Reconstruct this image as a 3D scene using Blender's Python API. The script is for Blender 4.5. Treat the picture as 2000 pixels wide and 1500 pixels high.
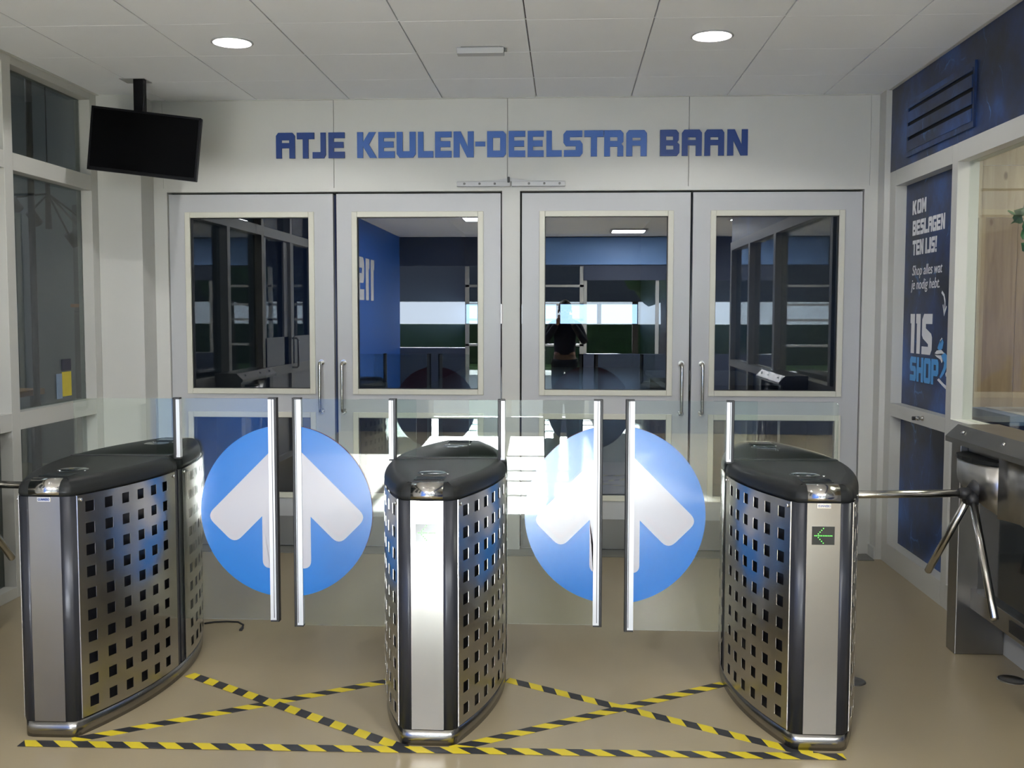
import bpy, bmesh, math, random
from mathutils import Vector, Matrix
random.seed(7)
PI = math.pi
for o in list(bpy.data.objects): bpy.data.objects.remove(o)
C = bpy.context.scene.collection
S = bpy.context.scene

# ---------------------------------------------------------------- camera
CAMF, CAMH, PITCH, YAW, ROLL = 2026.9, 1.5362, .0665, .0522, .0013
cd = bpy.data.cameras.new('camera'); cam = bpy.data.objects.new('camera', cd); C.objects.link(cam)
cd.sensor_width = 36; cd.lens = CAMF*36/2000; cd.clip_start = .01; cd.clip_end = 400
_F = Vector((-math.sin(YAW)*math.cos(PITCH), math.cos(YAW)*math.cos(PITCH), -math.sin(PITCH)))
_R = Vector((math.cos(YAW), math.sin(YAW), 0)); _U = _R.cross(_F)
_R2 = math.cos(ROLL)*_R+math.sin(ROLL)*_U; _U2 = -math.sin(ROLL)*_R+math.cos(ROLL)*_U
_m = Matrix((( _R2.x, _U2.x, -_F.x, 0), (_R2.y, _U2.y, -_F.y, 0), (_R2.z, _U2.z, -_F.z, CAMH), (0, 0, 0, 1)))
cam.matrix_world = _m; S.camera = cam
# ---------------------------------------------------------------- world, sun, exposure
w = bpy.data.worlds.new('sky'); S.world = w; w.use_nodes = True
bg = w.node_tree.nodes['Background']
bg.inputs[0].default_value = (.78, .88, 1, 1); bg.inputs[1].default_value = 6.0
sd = bpy.data.lights.new('sun', 'SUN'); sd.energy = 72; sd.angle = .01; sd.color = (.94, .98, 1)
sun = bpy.data.objects.new('sun', sd); C.objects.link(sun)
sun.rotation_euler = (PI/2-math.radians(23), 0, math.radians(-2))
S.view_settings.view_transform = 'Standard'; S.view_settings.look = 'None'
S.view_settings.gamma = 1; S.view_settings.use_curve_mapping = False
S.view_settings.exposure = 0.58
LAMP_W = 18      # each ceiling downlight
LOBBY_W = 200    # each fill light added in the lobby
S.cycles.max_bounces = 10; S.cycles.transparent_max_bounces = 24; S.cycles.glossy_bounces = 5
S.cycles.sample_clamp_indirect = 40; S.cycles.caustics_reflective = True; S.cycles.caustics_refractive = False

# ---------------------------------------------------------------- materials
def lin(c):
    return tuple(((v/255)/12.92 if v/255 <= .04045 else ((v/255+.055)/1.055)**2.4) for v in c)
MATS = {}
def mat(name, col, rough=.5, metal=0, noise=0, scale=8, bump=0, spec=.5, emit=None, estr=0, stretch=None, coat=0, bscale=None):
    if name in MATS: return MATS[name]
    m = bpy.data.materials.new(name); m.use_nodes = True; nt = m.node_tree; b = nt.nodes['Principled BSDF']
    b.inputs['Base Color'].default_value = (*col, 1); b.inputs['Roughness'].default_value = rough
    b.inputs['Metallic'].default_value = metal; b.inputs['Specular IOR Level'].default_value = spec
    b.inputs['Coat Weight'].default_value = coat
    if emit: b.inputs['Emission Color'].default_value = (*emit, 1); b.inputs['Emission Strength'].default_value = estr
    if noise or bump:
        tc = nt.nodes.new('ShaderNodeTexCoord'); mp = nt.nodes.new('ShaderNodeMapping')
        nt.links.new(tc.outputs['Object'], mp.inputs[0])
        if stretch: mp.inputs['Scale'].default_value = stretch
        n = nt.nodes.new('ShaderNodeTexNoise'); n.inputs['Scale'].default_value = scale; n.inputs['Detail'].default_value = 6
        nt.links.new(mp.outputs[0], n.inputs['Vector'])
        if noise:
            r = nt.nodes.new('ShaderNodeMix'); r.data_type = 'RGBA'
            r.inputs[6].default_value = (*[max(0, v*(1-noise)) for v in col], 1)
            r.inputs[7].default_value = (*[min(1, v*(1+noise)) for v in col], 1)
            nt.links.new(n.outputs['Fac'], r.inputs[0]); nt.links.new(r.outputs[2], b.inputs['Base Color'])
        if bump:
            n2 = nt.nodes.new('ShaderNodeTexNoise'); n2.inputs['Scale'].default_value = bscale or scale*6; n2.inputs['Detail'].default_value = 3
            nt.links.new(mp.outputs[0], n2.inputs['Vector'])
            bp = nt.nodes.new('ShaderNodeBump'); bp.inputs['Strength'].default_value = bump; bp.inputs['Distance'].default_value = .002
            nt.links.new(n2.outputs['Fac'], bp.inputs['Height']); nt.links.new(bp.outputs[0], b.inputs['Normal'])
    MATS[name] = m; return m
def glass(name, tint, ior=1.5, rough=0.0):
    m = bpy.data.materials.new(name); m.use_nodes = True; nt = m.node_tree; nt.nodes.clear()
    out = nt.nodes.new('ShaderNodeOutputMaterial'); mx = nt.nodes.new('ShaderNodeMixShader')
    t = nt.nodes.new('ShaderNodeBsdfTransparent'); t.inputs[0].default_value = (*tint, 1)
    g = nt.nodes.new('ShaderNodeBsdfGlossy'); g.inputs['Roughness'].default_value = rough; g.inputs[0].default_value = (1, 1, 1, 1)
    f = nt.nodes.new('ShaderNodeFresnel'); ge = nt.nodes.new('ShaderNodeNewGeometry'); mr = nt.nodes.new('ShaderNodeMapRange')
    mr.inputs[3].default_value = ior; mr.inputs[4].default_value = 1/ior   # same reflectance from both faces of a thin pane
    nt.links.new(ge.outputs['Backfacing'], mr.inputs[0]); nt.links.new(mr.outputs[0], f.inputs[0])
    nt.links.new(f.outputs[0], mx.inputs[0]); nt.links.new(t.outputs[0], mx.inputs[1]); nt.links.new(g.outputs[0], mx.inputs[2])
    nt.links.new(mx.outputs[0], out.inputs[0]); MATS[name] = m; return m
def brushed(name, col, rough=.3, aniso=.6, vertical=False):
    m = bpy.data.materials.new(name); m.use_nodes = True; nt = m.node_tree; b = nt.nodes['Principled BSDF']
    b.inputs['Base Color'].default_value = (*col, 1); b.inputs['Metallic'].default_value = 1
    b.inputs['Roughness'].default_value = rough
    tc = nt.nodes.new('ShaderNodeTexCoord'); mp = nt.nodes.new('ShaderNodeMapping')
    mp.inputs['Scale'].default_value = (900, 900, 3) if vertical else (6, 6, 1400)
    n = nt.nodes.new('ShaderNodeTexNoise'); n.inputs['Scale'].default_value = 1; n.inputs['Detail'].default_value = 2
    mr = nt.nodes.new('ShaderNodeMapRange'); mr.inputs[3].default_value = rough*.92; mr.inputs[4].default_value = rough*1.08
    n3 = nt.nodes.new('ShaderNodeTexNoise'); n3.inputs['Scale'].default_value = 5
    cr = nt.nodes.new('ShaderNodeMix'); cr.data_type = 'RGBA'
    cr.inputs[6].default_value = (*[v*.88 for v in col], 1); cr.inputs[7].default_value = (*[min(1, v*1.08) for v in col], 1)
    nt.links.new(tc.outputs['Object'], n3.inputs['Vector']); nt.links.new(n3.outputs['Fac'], cr.inputs[0]); nt.links.new(cr.outputs[2], b.inputs['Base Color'])
    bp = nt.nodes.new('ShaderNodeBump'); bp.inputs['Strength'].default_value = .03; bp.inputs['Distance'].default_value = .0001
    nt.links.new(tc.outputs['Object'], mp.inputs[0]); nt.links.new(mp.outputs[0], n.inputs['Vector'])
    nt.links.new(n.outputs['Fac'], mr.inputs[0]); nt.links.new(mr.outputs[0], b.inputs['Roughness'])
    nt.links.new(n.outputs['Fac'], bp.inputs['Height']); nt.links.new(bp.outputs[0], b.inputs['Normal'])
    MATS[name] = m; return m
def ice_print(name):
    # printed photo of dark blue ice: cloudy navy with thin pale cracks
    m = bpy.data.materials.new(name); m.use_nodes = True; nt = m.node_tree; b = nt.nodes['Principled BSDF']
    b.inputs['Roughness'].default_value = .38
    tc = nt.nodes.new('ShaderNodeTexCoord')
    n = nt.nodes.new('ShaderNodeTexNoise'); n.inputs['Scale'].default_value = 1.9; n.inputs['Detail'].default_value = 8; n.inputs['Roughness'].default_value = .62
    nt.links.new(tc.outputs['Object'], n.inputs['Vector'])
    r = nt.nodes.new('ShaderNodeValToRGB'); e = r.color_ramp.elements
    e[0].position = .36; e[0].color = (*lin((18, 25, 40)), 1); e[1].position = .74; e[1].color = (*lin((44, 98, 176)), 1)
    k = e.new(.52); k.color = (*lin((22, 48, 96)), 1)
    nt.links.new(n.outputs['Fac'], r.inputs[0])
    dn = nt.nodes.new('ShaderNodeTexNoise'); dn.inputs['Scale'].default_value = 3; dn.inputs['Detail'].default_value = 4
    nt.links.new(tc.outputs['Object'], dn.inputs['Vector'])
    va = nt.nodes.new('ShaderNodeVectorMath'); va.operation = 'MULTIPLY_ADD'; va.inputs[1].default_value = (.35, .35, .35)
    nt.links.new(dn.outputs['Color'], va.inputs[0]); nt.links.new(tc.outputs['Object'], va.inputs[2])
    mp = nt.nodes.new('ShaderNodeMapping'); mp.inputs['Scale'].default_value = (1, 2.3, .8); mp.inputs['Rotation'].default_value = (.4, 0, 0)
    nt.links.new(va.outputs[0], mp.inputs[0])
    v = nt.nodes.new('ShaderNodeTexVoronoi'); v.feature = 'DISTANCE_TO_EDGE'; v.inputs['Scale'].default_value = 2.1
    nt.links.new(mp.outputs[0], v.inputs['Vector'])
    mr = nt.nodes.new('ShaderNodeMapRange'); mr.inputs[1].default_value = 0; mr.inputs[2].default_value = .016; mr.inputs[3].default_value = 1; mr.inputs[4].default_value = 0
    nt.links.new(v.outputs['Distance'], mr.inputs[0])
    n2 = nt.nodes.new('ShaderNodeTexNoise'); n2.inputs['Scale'].default_value = 7; n2.inputs['Detail'].default_value = 5
    nt.links.new(tc.outputs['Object'], n2.inputs['Vector'])
    mr2 = nt.nodes.new('ShaderNodeMapRange'); mr2.inputs[1].default_value = .5; mr2.inputs[2].default_value = .75; mr2.inputs[4].default_value = .8
    nt.links.new(n2.outputs['Fac'], mr2.inputs[0])
    mu = nt.nodes.new('ShaderNodeMath'); mu.operation = 'MULTIPLY'
    nt.links.new(mr.outputs[0], mu.inputs[0]); nt.links.new(mr2.outputs[0], mu.inputs[1])
    mx = nt.nodes.new('ShaderNodeMix'); mx.data_type = 'RGBA'; mx.inputs[7].default_value = (*lin((90, 150, 215)), 1)
    nt.links.new(mu.outputs[0], mx.inputs[0]); nt.links.new(r.outputs[0], mx.inputs[6]); nt.links.new(mx.outputs[2], b.inputs['Base Color'])
    MATS[name] = m; return m
def pine_mat(name, c1, c2):
    m = bpy.data.materials.new(name); m.use_nodes = True; nt = m.node_tree; b = nt.nodes['Principled BSDF']
    b.inputs['Roughness'].default_value = .5
    tc = nt.nodes.new('ShaderNodeTexCoord'); mp = nt.nodes.new('ShaderNodeMapping'); mp.inputs['Scale'].default_value = (9, 9, .7)
    nt.links.new(tc.outputs['Object'], mp.inputs[0])
    n = nt.nodes.new('ShaderNodeTexNoise'); n.inputs['Scale'].default_value = 2.2; n.inputs['Detail'].default_value = 6; n.inputs['Distortion'].default_value = 1.2
    nt.links.new(mp.outputs[0], n.inputs['Vector'])
    r = nt.nodes.new('ShaderNodeValToRGB'); e = r.color_ramp.elements
    e[0].position = .35; e[0].color = (*c2, 1); e[1].position = .65; e[1].color = (*c1, 1); nt.links.new(n.outputs['Fac'], r.inputs[0])
    mp2 = nt.nodes.new('ShaderNodeMapping'); mp2.inputs['Scale'].default_value = (7, 7, 3.5); nt.links.new(tc.outputs['Object'], mp2.inputs[0])
    v = nt.nodes.new('ShaderNodeTexVoronoi'); v.inputs['Scale'].default_value = 1; nt.links.new(mp2.outputs[0], v.inputs['Vector'])
    mr = nt.nodes.new('ShaderNodeMapRange'); mr.inputs[1].default_value = .05; mr.inputs[2].default_value = .11; mr.inputs[3].default_value = .8; mr.inputs[4].default_value = 0
    nt.links.new(v.outputs['Distance'], mr.inputs[0])
    mx = nt.nodes.new('ShaderNodeMix'); mx.data_type = 'RGBA'; mx.inputs[7].default_value = (.09, .045, .02, 1)
    nt.links.new(mr.outputs[0], mx.inputs[0]); nt.links.new(r.outputs[0], mx.inputs[6]); nt.links.new(mx.outputs[2], b.inputs['Base Color'])
    MATS[name] = m; return m

wallp = mat('wall_paint', (.55, .55, .525), .55, noise=.03, scale=1.5, bump=.12, bscale=90)
doorp = mat('door_paint', (.465, .472, .485), .38, noise=.02, scale=2)
beadp = mat('glazing_bead_paint', (.60, .59, .51), .42, noise=.02, scale=3)
framep = mat('window_frame_paint', (.52, .52, .49), .42, noise=.03, scale=2)
tilem = mat('ceiling_tile', (.86, .88, .92), .85, noise=.015, scale=4, bump=.25, bscale=160)
gridm = mat('ceiling_grid_white', (.85, .85, .84), .5, noise=.02)
kickm = mat('grey_kick_plate', (.22, .22, .215), .45, noise=.06, scale=4)
rubber = mat('black_rubber', (.012, .012, .014), .5, noise=.1, scale=10)
darkgap = mat('dark_gap', (.006, .006, .006), .8, noise=.1)
steel = brushed('brushed_steel', (.31, .30, .285), .24)
steelv = brushed('brushed_steel_vertical', (.60, .585, .56), .3, vertical=True)
panelsteel = brushed('panel_steel', (.47, .455, .43), .25)
capsteel = brushed('cap_steel', (.5, .49, .47), .16)
tube = mat('polished_steel_tube', (.62, .60, .55), .2, 1, noise=.04, scale=6)
darksteel = brushed('dark_brushed_steel', (.30, .29, .27), .3)
anth = mat('anthracite_profile', (.028, .030, .038), .36, .3, noise=.06, scale=20, bump=.05)
lidm = mat('black_lid_plastic', (.017, .018, .018), .42, .0, noise=.08, scale=12, bump=.05, spec=.12, bscale=120)
dglass = mat('dark_reader_glass', (.012, .016, .018), .08, noise=.1)
screwm = mat('screw_metal', (.7, .7, .7), .22, 1, noise=.05)
gateglass = glass('gate_glass', (.925, .965, .945), 1.55)
doorglass = glass('tinted_door_glass', (.30, .36, .42), 1.75)
sideglass = glass('side_window_glass', (.66, .70, .70), 1.5)
shopglass = glass('shop_window_glass', (.90, .94, .92), 1.5)
clearglass = glass('lobby_glass', (.93, .95, .95), 1.5)
bluedisc = mat('blue_sticker', lin((4, 100, 176)), .24, noise=.02, scale=2, coat=.2)
whitearrow = mat('white_sticker', (.37, .37, .40), .26, noise=.02, scale=2, coat=.2)
reddisc = mat('red_sticker_back', (.20, .012, .014), .3, noise=.03)
alustrip = mat('aluminium_strip', (.56, .58, .60), .35, .25, noise=.03, scale=6)
ledgreen = mat('green_led', (.1, .9, .1), .5, noise=.02, emit=(.12, 1, .08), estr=1.6)
lampglow = mat('lamp_glow', (1, 1, 1), .5, noise=.01, emit=(1, .99, .96), estr=3)
reflm = mat('reflector_white', (.6, .6, .6), .3, noise=.01)
lampglass = glass('lamp_cover_glass', (.16, .17, .18), 1.4)
tvm = mat('tv_black', (.003, .003, .004), .4, noise=.1, spec=.15)
scrm = mat('tv_screen', (.001, .001, .0012), .3, noise=.05, spec=.06)
bluedark = mat('dark_blue_letter', lin((12, 56, 128)), .4, noise=.03)
bluemid = mat('mid_blue_letter', lin((52, 96, 172)), .4, noise=.03)
icem = ice_print('blue_ice_print')
printw = mat('white_print', (.78, .78, .80), .4, noise=.05, scale=9)
printb = mat('sky_blue_print', lin((74, 156, 220)), .4, noise=.04)
yellowm = mat('tape_yellow', lin((205, 184, 38)), .45, noise=.06, scale=7)
blackm = mat('tape_black', (.022, .022, .025), .42, noise=.1, scale=7)
pine1 = pine_mat('pale_pine', (.50, .40, .26), (.40, .30, .18))
pine2 = pine_mat('grey_brown_pine', (.36, .26, .17), (.27, .19, .12))
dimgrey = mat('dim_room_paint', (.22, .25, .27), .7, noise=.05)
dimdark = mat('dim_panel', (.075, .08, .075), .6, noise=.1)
navy = mat('navy_wall', lin((18, 44, 104)), .5, noise=.1, scale=2)
brownc = mat('brown_wood_ceiling', (.10, .065, .04), .6, noise=.15, scale=3)
lobbyw = mat('lobby_wall', (.55, .58, .62), .6, noise=.03)
thresh = mat('threshold_grey', (.17, .17, .155), .5, noise=.1, scale=12)
orange = mat('orange_wood', (.45, .19, .06), .5, noise=.12, scale=6)
leafm = mat('leaf_green', (.03, .13, .03), .5, noise=.2, scale=10)
grassm = mat('grass', (.10, .20, .04), .9, noise=.3, scale=1.5)
pavem = mat('outdoor_paving', (.38, .36, .33), .9, noise=.1, scale=2)
treem = mat('tree_crown', (.03, .07, .02), .9, noise=.4, scale=3)
barkm = mat('tree_bark', (.07, .05, .035), .9, noise=.3, scale=8)

# floor: poured beige resin with faint mottling and sheen
fm = mat('beige_resin_floor', lin((150, 137, 111)), .28, noise=.05, scale=2.2, bump=.06, spec=.45, bscale=70)

# ---------------------------------------------------------------- helpers
def link(name, me, m=None, parent=None, loc=None, smooth=False):
    if m is not None:
        for mm in (m if isinstance(m, (list, tuple)) else [m]): me.materials.append(mm)
    o = bpy.data.objects.new(name, me); C.objects.link(o)
    if loc is not None: o.location = loc
    if parent is not None: o.parent = parent
    if smooth:
        for p in me.polygons: p.use_smooth = True
    return o
def from_bm(name, bm, m, parent=None, loc=None, smooth=False, recalc=True):
    if recalc: bmesh.ops.recalc_face_normals(bm, faces=bm.faces)
    me = bpy.data.meshes.new(name); bm.to_mesh(me); bm.free(); return link(name, me, m, parent, loc, smooth)
def bx(bm, x0, x1, y0, y1, z0, z1, bev=0):
    r = bmesh.ops.create_cube(bm, size=1)
    for v in r['verts']: v.co = Vector(((x0+x1)/2+v.co.x*(x1-x0), (y0+y1)/2+v.co.y*(y1-y0), (z0+z1)/2+v.co.z*(z1-z0)))
    if bev:
        es = list({e for v in r['verts'] for e in v.link_edges})
        bmesh.ops.bevel(bm, geom=es, offset=bev, segments=2, affect='EDGES', profile=.5)
def box(name, x0, x1, y0, y1, z0, z1, m, parent=None, bev=0, **k):
    # mesh data local to the box centre base
    cx, cy = (x0+x1)/2, (y0+y1)/2
    bm = bmesh.new(); bx(bm, x0-cx, x1-cx, y0-cy, y1-cy, 0, z1-z0, bev)
    o = from_bm(name, bm, m, parent, (cx, cy, z0), **k); return o
def boxes(name, lst, m, parent=None, bev=0):
    x0 = min(b[0] for b in lst); y0 = min(b[2] for b in lst); z0 = min(b[4] for b in lst)
    bm = bmesh.new()
    for b in lst: bx(bm, b[0]-x0, b[1]-x0, b[2]-y0, b[3]-y0, b[4]-z0, b[5]-z0, bev)
    return from_bm(name, bm, m, parent, (x0, y0, z0), recalc=False)
def tag(o, label, cat, group=None):
    o['label'] = label; o['category'] = cat
    if group: o['group'] = group
    return o
def st(o): o['kind'] = 'structure'; return o
def empty(name, loc, rz=0):
    o = bpy.data.objects.new(name, None); o.empty_display_size = .1; C.objects.link(o); o.location = loc; o.rotation_euler = (0, 0, rz); return o
def tube_bm(bm, pts, r, seg=14, cap=True):
    pts = [Vector(p) for p in pts]; rings = []
    for i, p in enumerate(pts):
        d = (pts[min(i+1, len(pts)-1)]-pts[max(i-1, 0)]).normalized()
        a = d.orthogonal().normalized() if i == 0 else (rings_a - d*rings_a.dot(d)).normalized()
        rings_a = a; b = d.cross(a)
        rr = r[i] if isinstance(r, (list, tuple)) else r
        rings.append([bm.verts.new(p+rr*(math.cos(t*2*PI/seg)*a+math.sin(t*2*PI/seg)*b)) for t in range(seg)])
    for u, v in zip(rings, rings[1:]):
        for k in range(seg): bm.faces.new((u[k], u[(k+1) % seg], v[(k+1) % seg], v[k]))
    if cap: bm.faces.new(rings[0][::-1]); bm.faces.new(rings[-1])
def tubeobj(name, pts, r, m, parent=None, seg=14, loc=None):
    bm = bmesh.new(); tube_bm(bm, pts, r, seg); return from_bm(name, bm, m, parent, loc, smooth=True)
def lathe(bm, prof, seg=40, c=(0, 0, 0), close=False):
    rings = []
    for r, z in prof:
        rings.append([bm.verts.new((c[0]+r*math.cos(2*PI*k/seg), c[1]+r*math.sin(2*PI*k/seg), c[2]+z)) for k in range(seg)] if r > 1e-6 else [bm.verts.new((c[0], c[1], c[2]+z))])
    for a, b in zip(rings, rings[1:]):
        for k in range(seg):
            k2 = (k+1) % seg
            if len(a) == 1: bm.faces.new((a[0], b[k2], b[k]))
            elif len(b) == 1: bm.faces.new((a[k], a[k2], b[0]))
            else: bm.faces.new((a[k], a[k2], b[k2], b[k]))
def prism(bm, poly, z0, z1, axis='z'):
    f = {'z': lambda a, b, c: (a, b, c), 'y': lambda a, b, c: (a, c, b), 'x': lambda a, b, c: (c, a, b)}[axis]
    A = [bm.verts.new(f(x, y, z0)) for x, y in poly]; B = [bm.verts.new(f(x, y, z1)) for x, y in poly]
    bm.faces.new(A[::-1]); bm.faces.new(B); n = len(poly)
    for i in range(n): bm.faces.new((A[i], A[(i+1) % n], B[(i+1) % n], B[i]))
def flat(name, polys, th, mtx, m, parent=None):
    """polygons (outer outlines and holes) filled in a plane, given thickness; mtx maps plane (u,v,n) to the parent's space"""
    cu = bpy.data.curves.new(name, 'CURVE'); cu.dimensions = '2D'; cu.fill_mode = 'BOTH'; cu.extrude = th/2
    for p in polys:
        s = cu.splines.new('POLY'); s.points.add(len(p)-1); s.use_cyclic_u = True
        for q, (x, y) in zip(s.points, p): q.co = (x, y, 0, 1)
    return cu2obj(name, cu, mtx, m, parent)
def cu2obj(name, cu, mtx, m, parent):
    t = bpy.data.objects.new('tmp', cu); C.objects.link(t)
    dg = bpy.context.evaluated_depsgraph_get(); me = bpy.data.meshes.new_from_object(t.evaluated_get(dg))
    bpy.data.objects.remove(t); bpy.data.curves.remove(cu)
    me.name = name; me.materials.clear()
    o = link(name, me, m, parent); o.matrix_local = mtx; return o
def plane_mtx(org, u, v):
    u = Vector(u); v = Vector(v); n = u.cross(v)
    return Matrix(((u.x, v.x, n.x, org[0]), (u.y, v.y, n.y, org[1]), (u.z, v.z, n.z, org[2]), (0, 0, 0, 1)))
FRONT = ((1, 0, 0), (0, 0, 1))     # faces the camera (-Y)
RIGHTW = ((0, -1, 0), (0, 0, 1))   # on the right wall, faces -X
LEFTW = ((0, 1, 0), (0, 0, 1))     # on the left wall, faces +X
def text_obj(name, s, size, mtx, m, parent, th=.001, shear=0, sx=1, space=1):
    cu = bpy.data.curves.new(name, 'FONT'); cu.body = s; cu.size = size; cu.extrude = th/2; cu.shear = shear; cu.space_character = space
    cu.resolution_u = 3
    o = cu2obj(name, cu, mtx, m, parent)
    if sx != 1:
        for v in o.data.vertices: v.co.x *= sx
    return o
# blocky squared alphabet in a unit box
R_ = .30
G = {
 'A': [[(0,0),(0,.88),(.12,1),(.88,1),(1,.88),(1,0),(.7,0),(.7,.4),(.3,.4),(.3,0)], [(.3,.60),(.7,.60),(.7,.71),(.3,.71)]],
 'T': [[(.34,0),(.34,.75),(0,.75),(0,1),(1,1),(1,.75),(.66,.75),(.66,0)]],
 'J': [[(0,0),(0,.24),(.6,.24),(.6,1),(1,1),(1,.14),(.86,0)]],
 'E': [[(0,0),(0,1),(1,1),(1,.78),(.33,.78),(.33,.63),(.93,.63),(.93,.40),(.33,.40),(.33,.25),(1,.25),(1,0)]],
 'K': [[(0,0),(0,1),(.3,1),(.3,.62),(.6,1),(.95,1),(.6,.52),(1,0),(.64,0),(.3,.44),(.3,0)]],
 'U': [[(.14,0),(0,.14),(0,1),(.32,1),(.32,.25),(.68,.25),(.68,1),(1,1),(1,.14),(.86,0)]],
 'L': [[(0,0),(0,1),(.36,1),(.36,.25),(1,.25),(1,0)]],
 'N': [[(0,0),(0,1),(.36,1),(.7,.42),(.7,1),(1,1),(1,0),(.66,0),(.3,.58),(.3,0)]],
 '-': [[(0,.42),(0,.60),(1,.60),(1,.42)]],
 'D': [[(0,0),(0,1),(.86,1),(1,.88),(1,.12),(.86,0)], [(.31,.25),(.69,.25),(.69,.75),(.31,.75)]],
 'O': [[(.12,0),(0,.12),(0,.88),(.12,1),(.88,1),(1,.88),(1,.12),(.88,0)], [(.32,.22),(.68,.22),(.68,.78),(.32,.78)]],
 'S': [[(.98,1),(.15,1),(0,.86),(0,.54),(.14,.40),(.64,.40),(.64,.25),(.03,.25),(.03,0),(.86,0),(1,.13),(1,.48),(.87,.62),(.34,.62),(.34,.75),(.98,.75)]],
 'R': [[(0,0),(0,1),(.86,1),(1,.88),(1,.56),(.9,.48),(1,.38),(1,0),(.69,0),(.69,.37),(.31,.37),(.31,0)], [(.31,.59),(.69,.59),(.69,.74),(.31,.74)]],
 'B': [[(0,0),(0,1),(.83,1),(.96,.88),(.96,.60),(.88,.52),(1,.44),(1,.12),(.87,0)], [(.31,.60),(.67,.60),(.67,.75),(.31,.75)], [(.31,.24),(.69,.24),(.69,.40),(.31,.40)]],
 'M': [[(0,0),(0,1),(.3,1),(.5,.55),(.7,1),(1,1),(1,0),(.74,0),(.74,.56),(.56,.2),(.44,.2),(.26,.56),(.26,0)]],
 'G': [[(.14,0),(0,.12),(0,.88),(.14,1),(1,1),(1,.76),(.32,.76),(.32,.24),(.68,.24),(.68,.38),(.5,.38),(.5,.58),(1,.58),(1,0)]],
 'I': [[(.25,0),(.25,1),(.75,1),(.75,0)]],
 '!': [[(.25,0),(.25,.2),(.75,.2),(.75,0)], [(.3,.3),(.2,1),(.8,1),(.7,.3)]],
 '1': [[(.22,0),(.22,.76),(0,.76),(0,1),(1,1),(1,0)]],
 'H': [[(0,0),(0,1),(.33,1),(.33,.6),(.67,.6),(.67,1),(1,1),(1,0),(.67,0),(.67,.36),(.33,.36),(.33,0)]],
 'P': [[(0,0),(0,1),(.86,1),(1,.88),(1,.46),(.87,.34),(.33,.34),(.33,0)], [(.33,.56),(.67,.56),(.67,.78),(.33,.78)]],
}
def glyph(ch, x, y, wd, h): return [[(x+a*wd, y+b*h) for a, b in p] for p in G[ch]]

# ---------------------------------------------------------------- room shell
XL, XR, YD, ZC = -2.97, 1.987, 6.70, 2.915
st(box('floor', -9, 9, -5.2, 32, -.12, 0, fm))
# ceiling: lay-in tiles 0.6 m, deep seams running away from the viewer, tight pale seams across
ceil = st(empty('ceiling', (0, 0, ZC)))
xs = [XL] + [-.197+.6*k for k in range(-4, 4)] + [XR]
ys = [.76+.6*k for k in range(0, 10)] + [YD]
LAMPS = [(-1.70, 5.285), (.712, 5.275), (-1.70, 2.885), (.712, 2.875)]
cache = {}
for i in range(len(xs)-1):
    for j in range(len(ys)-1):
        x0, x1, y0, y1 = xs[i]+.003, xs[i+1]-.003, ys[j]+.0012, ys[j+1]-.0012
        cx, cy = (x0+x1)/2, (y0+y1)/2
        lamp = [l for l in LAMPS if x0 < l[0] < x1 and y0 < l[1] < y1]
        if lamp:
            bm = bmesh.new(); n = 32; lx, ly = lamp[0][0]-cx, lamp[0][1]-cy; a, b = (x1-x0)/2, (y1-y0)/2
            angs = [2*PI*k/n+PI/4 for k in range(n)]
            inner = [bm.verts.new((lx+.096*math.cos(t), ly+.096*math.sin(t), 0)) for t in angs]
            outer = []
            for t in angs:
                c_, s_ = math.cos(t), math.sin(t); k = 1/max(abs(c_), abs(s_)); outer.append(bm.verts.new((a*c_*k, b*s_*k, 0)))
            for k in range(n): bm.faces.new((inner[k], inner[(k+1) % n], outer[(k+1) % n], outer[k]))
            r = bmesh.ops.extrude_face_region(bm, geom=bm.faces[:])
            bmesh.ops.translate(bm, verts=[v for v in r['geom'] if isinstance(v, bmesh.types.BMVert)], vec=(0, 0, .018))
            from_bm('ceiling_tile', bm, tilem, ceil, (cx, cy, 0)); continue
        key = (round(x1-x0, 3), round(y1-y0, 3))
        if key not in cache:
            bm = bmesh.new(); bx(bm, -key[0]/2, key[0]/2, -key[1]/2, key[1]/2, 0, .018)
            es = [e for e in bm.edges if all(v.co.z < .001 for v in e.verts)]
            bmesh.ops.bevel(bm, geom=es, offset=.0015, segments=1, affect='EDGES')
            me = bpy.data.meshes.new('ceiling_tile'); bm.to_mesh(me); bm.free(); me.materials.append(tilem); cache[key] = me
        o = bpy.data.objects.new('ceiling_tile', cache[key]); C.objects.link(o); o.parent = ceil; o.location = (cx, cy, 0)
boxes('cross_tee', [(XL, XR, y-.004, y+.004, 0, .003) for y in ys[1:-1]], gridm, ceil).location.z = .0025
boxes('edge_trim', [(XL, XL+.02, .76, 6.7, -.004, .01), (XR-.02, XR, .76, 6.57, -.004, .01), (-2.69, 1.95, YD-.012, YD, -.004, .01)], wallp, ceil).location.z = -.004
st(box('ceiling_slab', -9, 9, -5.2, 32, 4.9, 5.0, dimdark))
st(box('ceiling_lobby', -9, 9, -5.0, .75, ZC, 3.05, tilem))
st(box('trim_1', XL-.12, XR+.12, .60, .76, ZC, 4.9, dimdark))
st(box('trim_2', XL-.16, XL-.1, .76, 12, ZC+.1, 4.9, dimdark))
st(box('trim_3', XR+.1, XR+.16, .76, 12, ZC+.1, 4.9, dimdark))

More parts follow.
